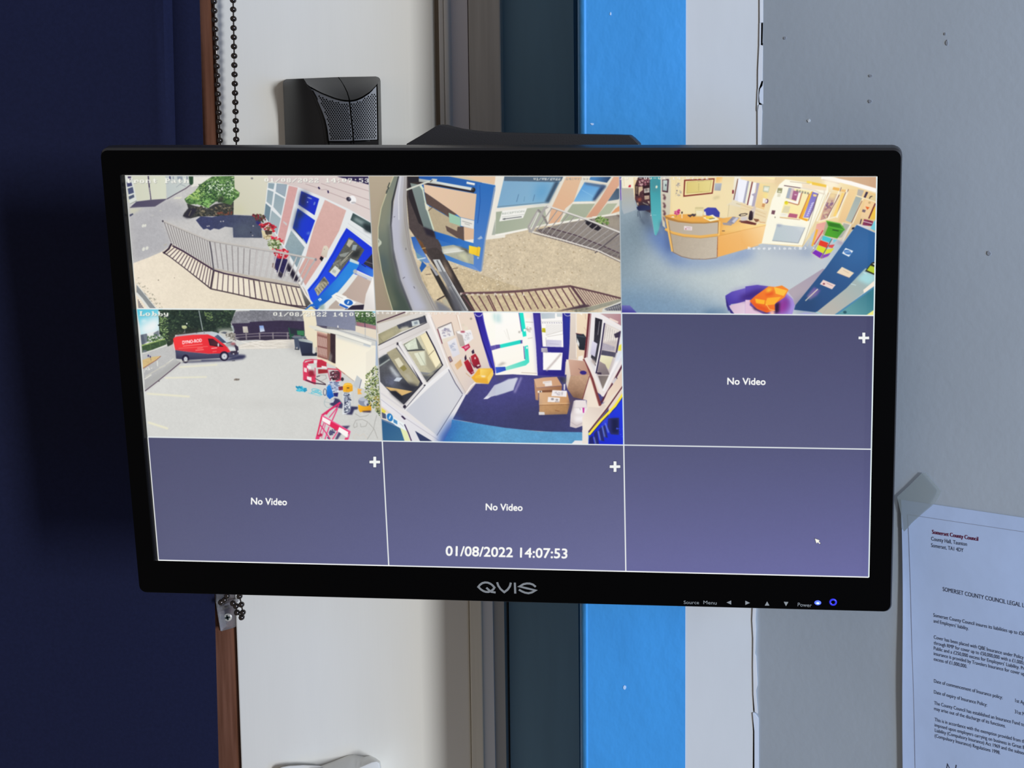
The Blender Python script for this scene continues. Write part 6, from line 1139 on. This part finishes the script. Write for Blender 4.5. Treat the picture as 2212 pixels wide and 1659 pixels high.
l('7a3a3c', 28, '1025,622 1120,850 1218,1165'); l('a86c64', 8, '1015,620 1110,860 1200,1160'); l('54283c', 20, '1225,1120 1340,930 1475,680'); l('8c5c60', 7, '1245,1110 1400,860'); l('ece4e0', 36, '1045,610 1140,800 1245,1040'); l('ece4e4', 24, '1245,1040 1330,880 1470,640'); p('d6d0d4', '1345,880 1400,820 1440,880 1400,945 1375,935', g=('c0b8bc', 1350, 880, 1430, 880)); l('3c2434', 9, '1392,822 1440,885 1410,930'); p('ecd8c4', '1300,990 1475,760 1475,930 1240,1130', g=('e4ccb8', 1300, 1000, 1460, 850)); l('f2ece6', 20, '1200,1175 1230,1165'); e('5c3040', 1214, 1222, 8, 12)
p('d2ac98', '838,622 1030,642 1092,795 1075,812 868,812', g=('b88c78', 860, 640, 1050, 790)); p('c09c80', '868,812 1085,800 1010,1085 900,1060 830,960', g=('967058', 960, 820, 930, 1070), n=.08); p('5c4034', '850,1030 1010,1040 1008,1090 860,1090', b=8, al=.7); p('f0e4d6', '818,622 845,625 870,810 832,960 815,900 825,780', g=('d4c4b8', 830, 650, 835, 940)); l('6c2c34', 8, '1088,815 1008,1085'); e('33267c', 1016, 776, 39, 23, 5); l('7c5c60', 6, '960,728 1000,758'); p('54545c', '775,850 818,830 815,890 780,900', b=2); p('e4dce0', '790,910 810,905 805,980 790,975')
p('33304c', '720,825 800,830 780,900 760,880', b=3); p('d8ae8c', '445,850 560,832 712,825 772,925 475,950', g=('cc9c78', 460, 870, 740, 900)); p('ba8c6c', '448,870 478,952 770,928 765,985 500,1010 497,1098 465,1090', g=('9c6c4c', 470, 960, 740, 960)); p('7c5038', '500,985 660,975 655,1005 505,1010'); p('ece2dc', '548,878 650,868 658,925 575,935 570,905 550,905'); l('b4a8a8', 4, '560,890 640,882'); p('ece4dc', '488,985 540,985 540,1005 490,1010'); e('4c3c3c', 520, 995, 9, 8)
p('d8b08a', '505,1005 830,998 865,1140 505,1152', g=('c89464', 520, 1020, 840, 1130)); p('c2966a', '508,1152 862,1142 830,1256 508,1266', g=('ae8256', 520, 1160, 820, 1250), n=.05); l('8c5c38', 5, '508,1152 860,1142'); l('e4bc8c', 7, '506,1142 862,1130'); p('f0eaea', '660,978 828,985 822,1056 648,1046'); sp('c8c0c4', '690,1000 790,1005 780,1035 690,1030', 10, 14, 50); p('efe8e6', '610,1056 748,1066 742,1120 604,1115'); e('9c9498', 660, 1082, 18, 13); e('a8a0a0', 712, 1090, 16, 12); l('8c8080', 6, '690,1112 740,1112'); p('f0ece8', '502,1230 568,1232 572,1264 502,1264'); l('8a5a38', 6, '690,1210 740,1222'); p('30304c', '470,1090 505,1090 508,1266 820,1256 870,1300 540,1290', b=6, al=.5)
p('e9dfde', '905,1105 930,1092 1048,1095 1062,1200 1068,1330 1010,1390 930,1418 862,1400 870,1260', g=('d0c4c4', 900, 1150, 900, 1400)); p('f4eeee', '925,1180 1050,1190 1055,1250 930,1255', b=3); p('f2ecec', '910,1280 1060,1270 1055,1340 920,1350', b=4); l('bcaeb0', 6, '870,1345 940,1390 1060,1330'); l('cfc4c4', 5, '905,1180 1050,1180'); p('c02c98', '1008,1180 1030,1183 1026,1242 1012,1240'); l('a8a4b0', 6, '975,1185 985,1210'); p('5a4a54', '850,1100 900,1085 890,1180 862,1260', b=4)
l('b4acd8', 15, '300,832 262,920 222,1005', b=2); p('c4c8d8', '0,928 150,850 265,835 205,970 110,1010 0,1045', g=('d0d2e0', 50, 980, 230, 860), b=1)
p('f0e4d6', '1005,1300 1080,1170 1200,1180 1240,1130 1280,1160 1070,1460 1075,1620 1010,1620', g=('e0d0c4', 1020, 1350, 1200, 1200)); p('e6e4e6', '875,1605 920,1560 1010,1562 1012,1625'); p('e9dfd6', '1005,1440 1075,1440 1075,1620 1005,1620')
l('5c2834', 14, '1475,930 1300,1180 1085,1455'); p('1a28c8', '1480,1020 1480,1620 1075,1620 1085,1480 1300,1290', g=('2038dc', 1100, 1560, 1450, 1150)); p('5c68e0', '1240,1330 1330,1260 1300,1290 1260,1400', b=6, al=.8); l('f8e438', 26, '1480,1020 1385,1160 1220,1330 1085,1490'); l('2c2a40', 5, '1480,1045 1395,1180 1230,1345 1095,1505')
for a in ('1305,1305 1430,1298 1428,1495 1335,1488 1295,1400', '1240,1400 1270,1380 1300,1530 1260,1520', '1195,1440 1230,1400 1262,1570 1215,1560', '1140,1480 1175,1440 1200,1610 1150,1610', '1085,1530 1125,1500 1145,1615 1085,1615'): p('20246c', a, g=('2c3070', 1100, 1500, 1400, 1400))
for a in ('1270,1360 1310,1470', '1235,1390 1265,1520', '1190,1450 1215,1560', '1140,1520 1160,1600'): l('9cb4e0', 9, a, b=1)
p('181c48', '1340,1310 1420,1305 1420,1480 1345,1475', b=3); sp('4c5cf0', '1380,1400 1470,1300 1470,1560', 12, 7, 51)
Z('I'); osd('Staff Parking(0)31', (15, 98), (1000, 104), 30, c='f6f0e8', sh='9c948c', adv=10)
# ---- idle tiles
Z('P')
def idle(c, r, stops):
    tile(c, r); x0, y0, x1, y1 = [int(round(k)) for k in CLIP]
    (a, b), (c_, d) = [[col(k) for k in row] for row in stops]
    ty = np.linspace(0, 1, y1 - y0)[:, None, None]; tx = np.linspace(0, 1, x1 - x0)[None, :, None]
    CANVAS[y0:y1, x0:x1] = ((a * (1 - tx) + b * tx) * (1 - ty) + (c_ * (1 - tx) + d * tx) * ty) * (1 + .012 * NOISE[y0:y1, x0:x1, None])
idle(2, 1, (('4b4d6e', '494a6c'), ('585a7c', '585a7e'))); idle(0, 2, (('515270', '545676'), ('5b5d7c', '60628a'))); idle(1, 2, (('555777', '585a7c'), ('62648c', '6a6c98'))); idle(2, 2, (('55577a', '54567c'), ('68699a', '6a6ba0')))
full()
def soften(x0, y0, x1, y1):                  # compressed video is a little soft
    a = CANVAS[y0:y1, x0:x1]
    for ax in (0, 1): a = (np.roll(a, 1, ax) + 2 * a + np.roll(a, -1, ax)) / 4
    CANVAS[y0 + 1:y1 - 1, x0 + 1:x1 - 1] = a[1:-1, 1:-1]
soften(0, 0, IW, IH // 3); soften(0, IH // 3, 2 * IW // 3, 2 * IH // 3)
W_ = 'f8f8f4'
for s, a, b in (('No Video', (1571, 830), (1653, 831)), ('No Video', (542, 1089), (619, 1091)), ('No Video', (1049, 1101.5), (1128, 1103))):
    word(s, a, b, 14.3, W_, 0, .8)
word('01/08/2022 14:07:53', (962.5, 1199.5), (1224.5, 1205.5), 20.5, W_, 0, 1.1)
for x, y in ((1866, 730), (809.5, 998), (1328.5, 1008)):
    l('2c2e48', 8.5, [x - 12.5, y, x + 12.5, y], al=.6); l('2c2e48', 8.5, [x, y - 12.5, x, y + 12.5], al=.6)
    l('f2f4f2', 6, [x - 11.5, y, x + 11.5, y]); l('f2f4f2', 6.4, [x, y - 11.5, x, y + 11.5])
mouse = '1760.2,1163.4 1770.5,1167 1768.8,1170 1772.5,1173.6 1770.6,1175.2 1766.8,1171.6 1763.5,1173.8'
P_ = toimg(nums(mouse)); ctr = P_.mean(0); Q_ = ctr + (P_ - ctr) * 1.25; paint(Q_, np.roll(Q_, -1, 0), '3a3c54', al=.7); paint(P_, np.roll(P_, -1, 0), 'faf8ea')
def rect(x0, y0, x1, y1, c, al=1.0):
    Q = np.array([(x0, y0), (x1, y0), (x1, y1), (x0, y1)], float); paint(Q, np.roll(Q, -1, 0), c, al=al)
T = 3.0
for y in (IH / 3, 2 * IH / 3): rect(0, y - T / 2, IW, y + T / 2, 'e6ecec')
for x in (IW / 3, 2 * IW / 3): rect(x - T / 2, 2 * IH / 3, x + T / 2, IH, 'eef2f0'); rect(x - .9, 0, x + .9, 2 * IH / 3, 'b8bec0')
rect(2 * IW / 3 - T / 2, IH / 3, 2 * IW / 3 + T / 2, 2 * IH / 3, 'd6e6ee'); rect(0, IH - T - .5, IW, IH, 'f4f6f6'); rect(IW - T, 0, IW, IH, 'e2eef0'); rect(0, 0, 1.6, IH * 2 / 3, 'c8ccc8'); rect(0, IH * 2 / 3, T - .4, IH, 'eef0ee'); rect(0, 0, IW, 1.4, 'd0d0cc')

img = bpy.data.images.new('camera_grid', IW, IH, alpha=False)
img.colorspace_settings.name = 'sRGB'
px_ = np.ones((IH, IW, 4), np.float32); px_[..., :3] = np.clip(CANVAS, 0, 1)[::-1]
img.pixels.foreach_set(px_.ravel()); img.update(); img.pack()
sm = bpy.data.materials.new('lit_screen'); sm.use_nodes = True
nt = sm.node_tree; bs = nt.nodes['Principled BSDF']
bs.inputs['Base Color'].default_value = (.004, .004, .005, 1); bs.inputs['Roughness'].default_value = .45; bs.inputs['Specular IOR Level'].default_value = .15
ti = nt.nodes.new('ShaderNodeTexImage'); ti.image = img; ti.extension = 'EXTEND'
nt.links.new(ti.outputs['Color'], bs.inputs['Emission Color']); bs.inputs['Emission Strength'].default_value = 1.0
hx, hy, e_ = XW * mm, XH * mm, .0012
me = bpy.data.meshes.new('screen')
me.from_pydata([(-hx, -hy, 0), (hx, -hy, 0), (hx, hy, 0), (-hx, hy, 0)], [], [(0, 1, 2, 3)])
uv = me.uv_layers.new(name='UVMap')
for i, t in enumerate(((0, 0), (1, 0), (1, 1), (0, 1))): uv.data[i].uv = t
me.materials.append(sm)
so = bpy.data.objects.new('screen', me); COL.objects.link(so); so.parent = mon
so['label'] = 'lit screen split into nine camera tiles, five showing pictures'
o = obj('panel_surround', [(-hx - .006, -hy - .006, -.0004), (hx + .006, -hy - .006, -.0004), (hx + .006, hy + .006, -.0004), (-hx - .006, hy + .006, -.0004)], [(0, 1, 2, 3)], black_front, mon, normals=False)
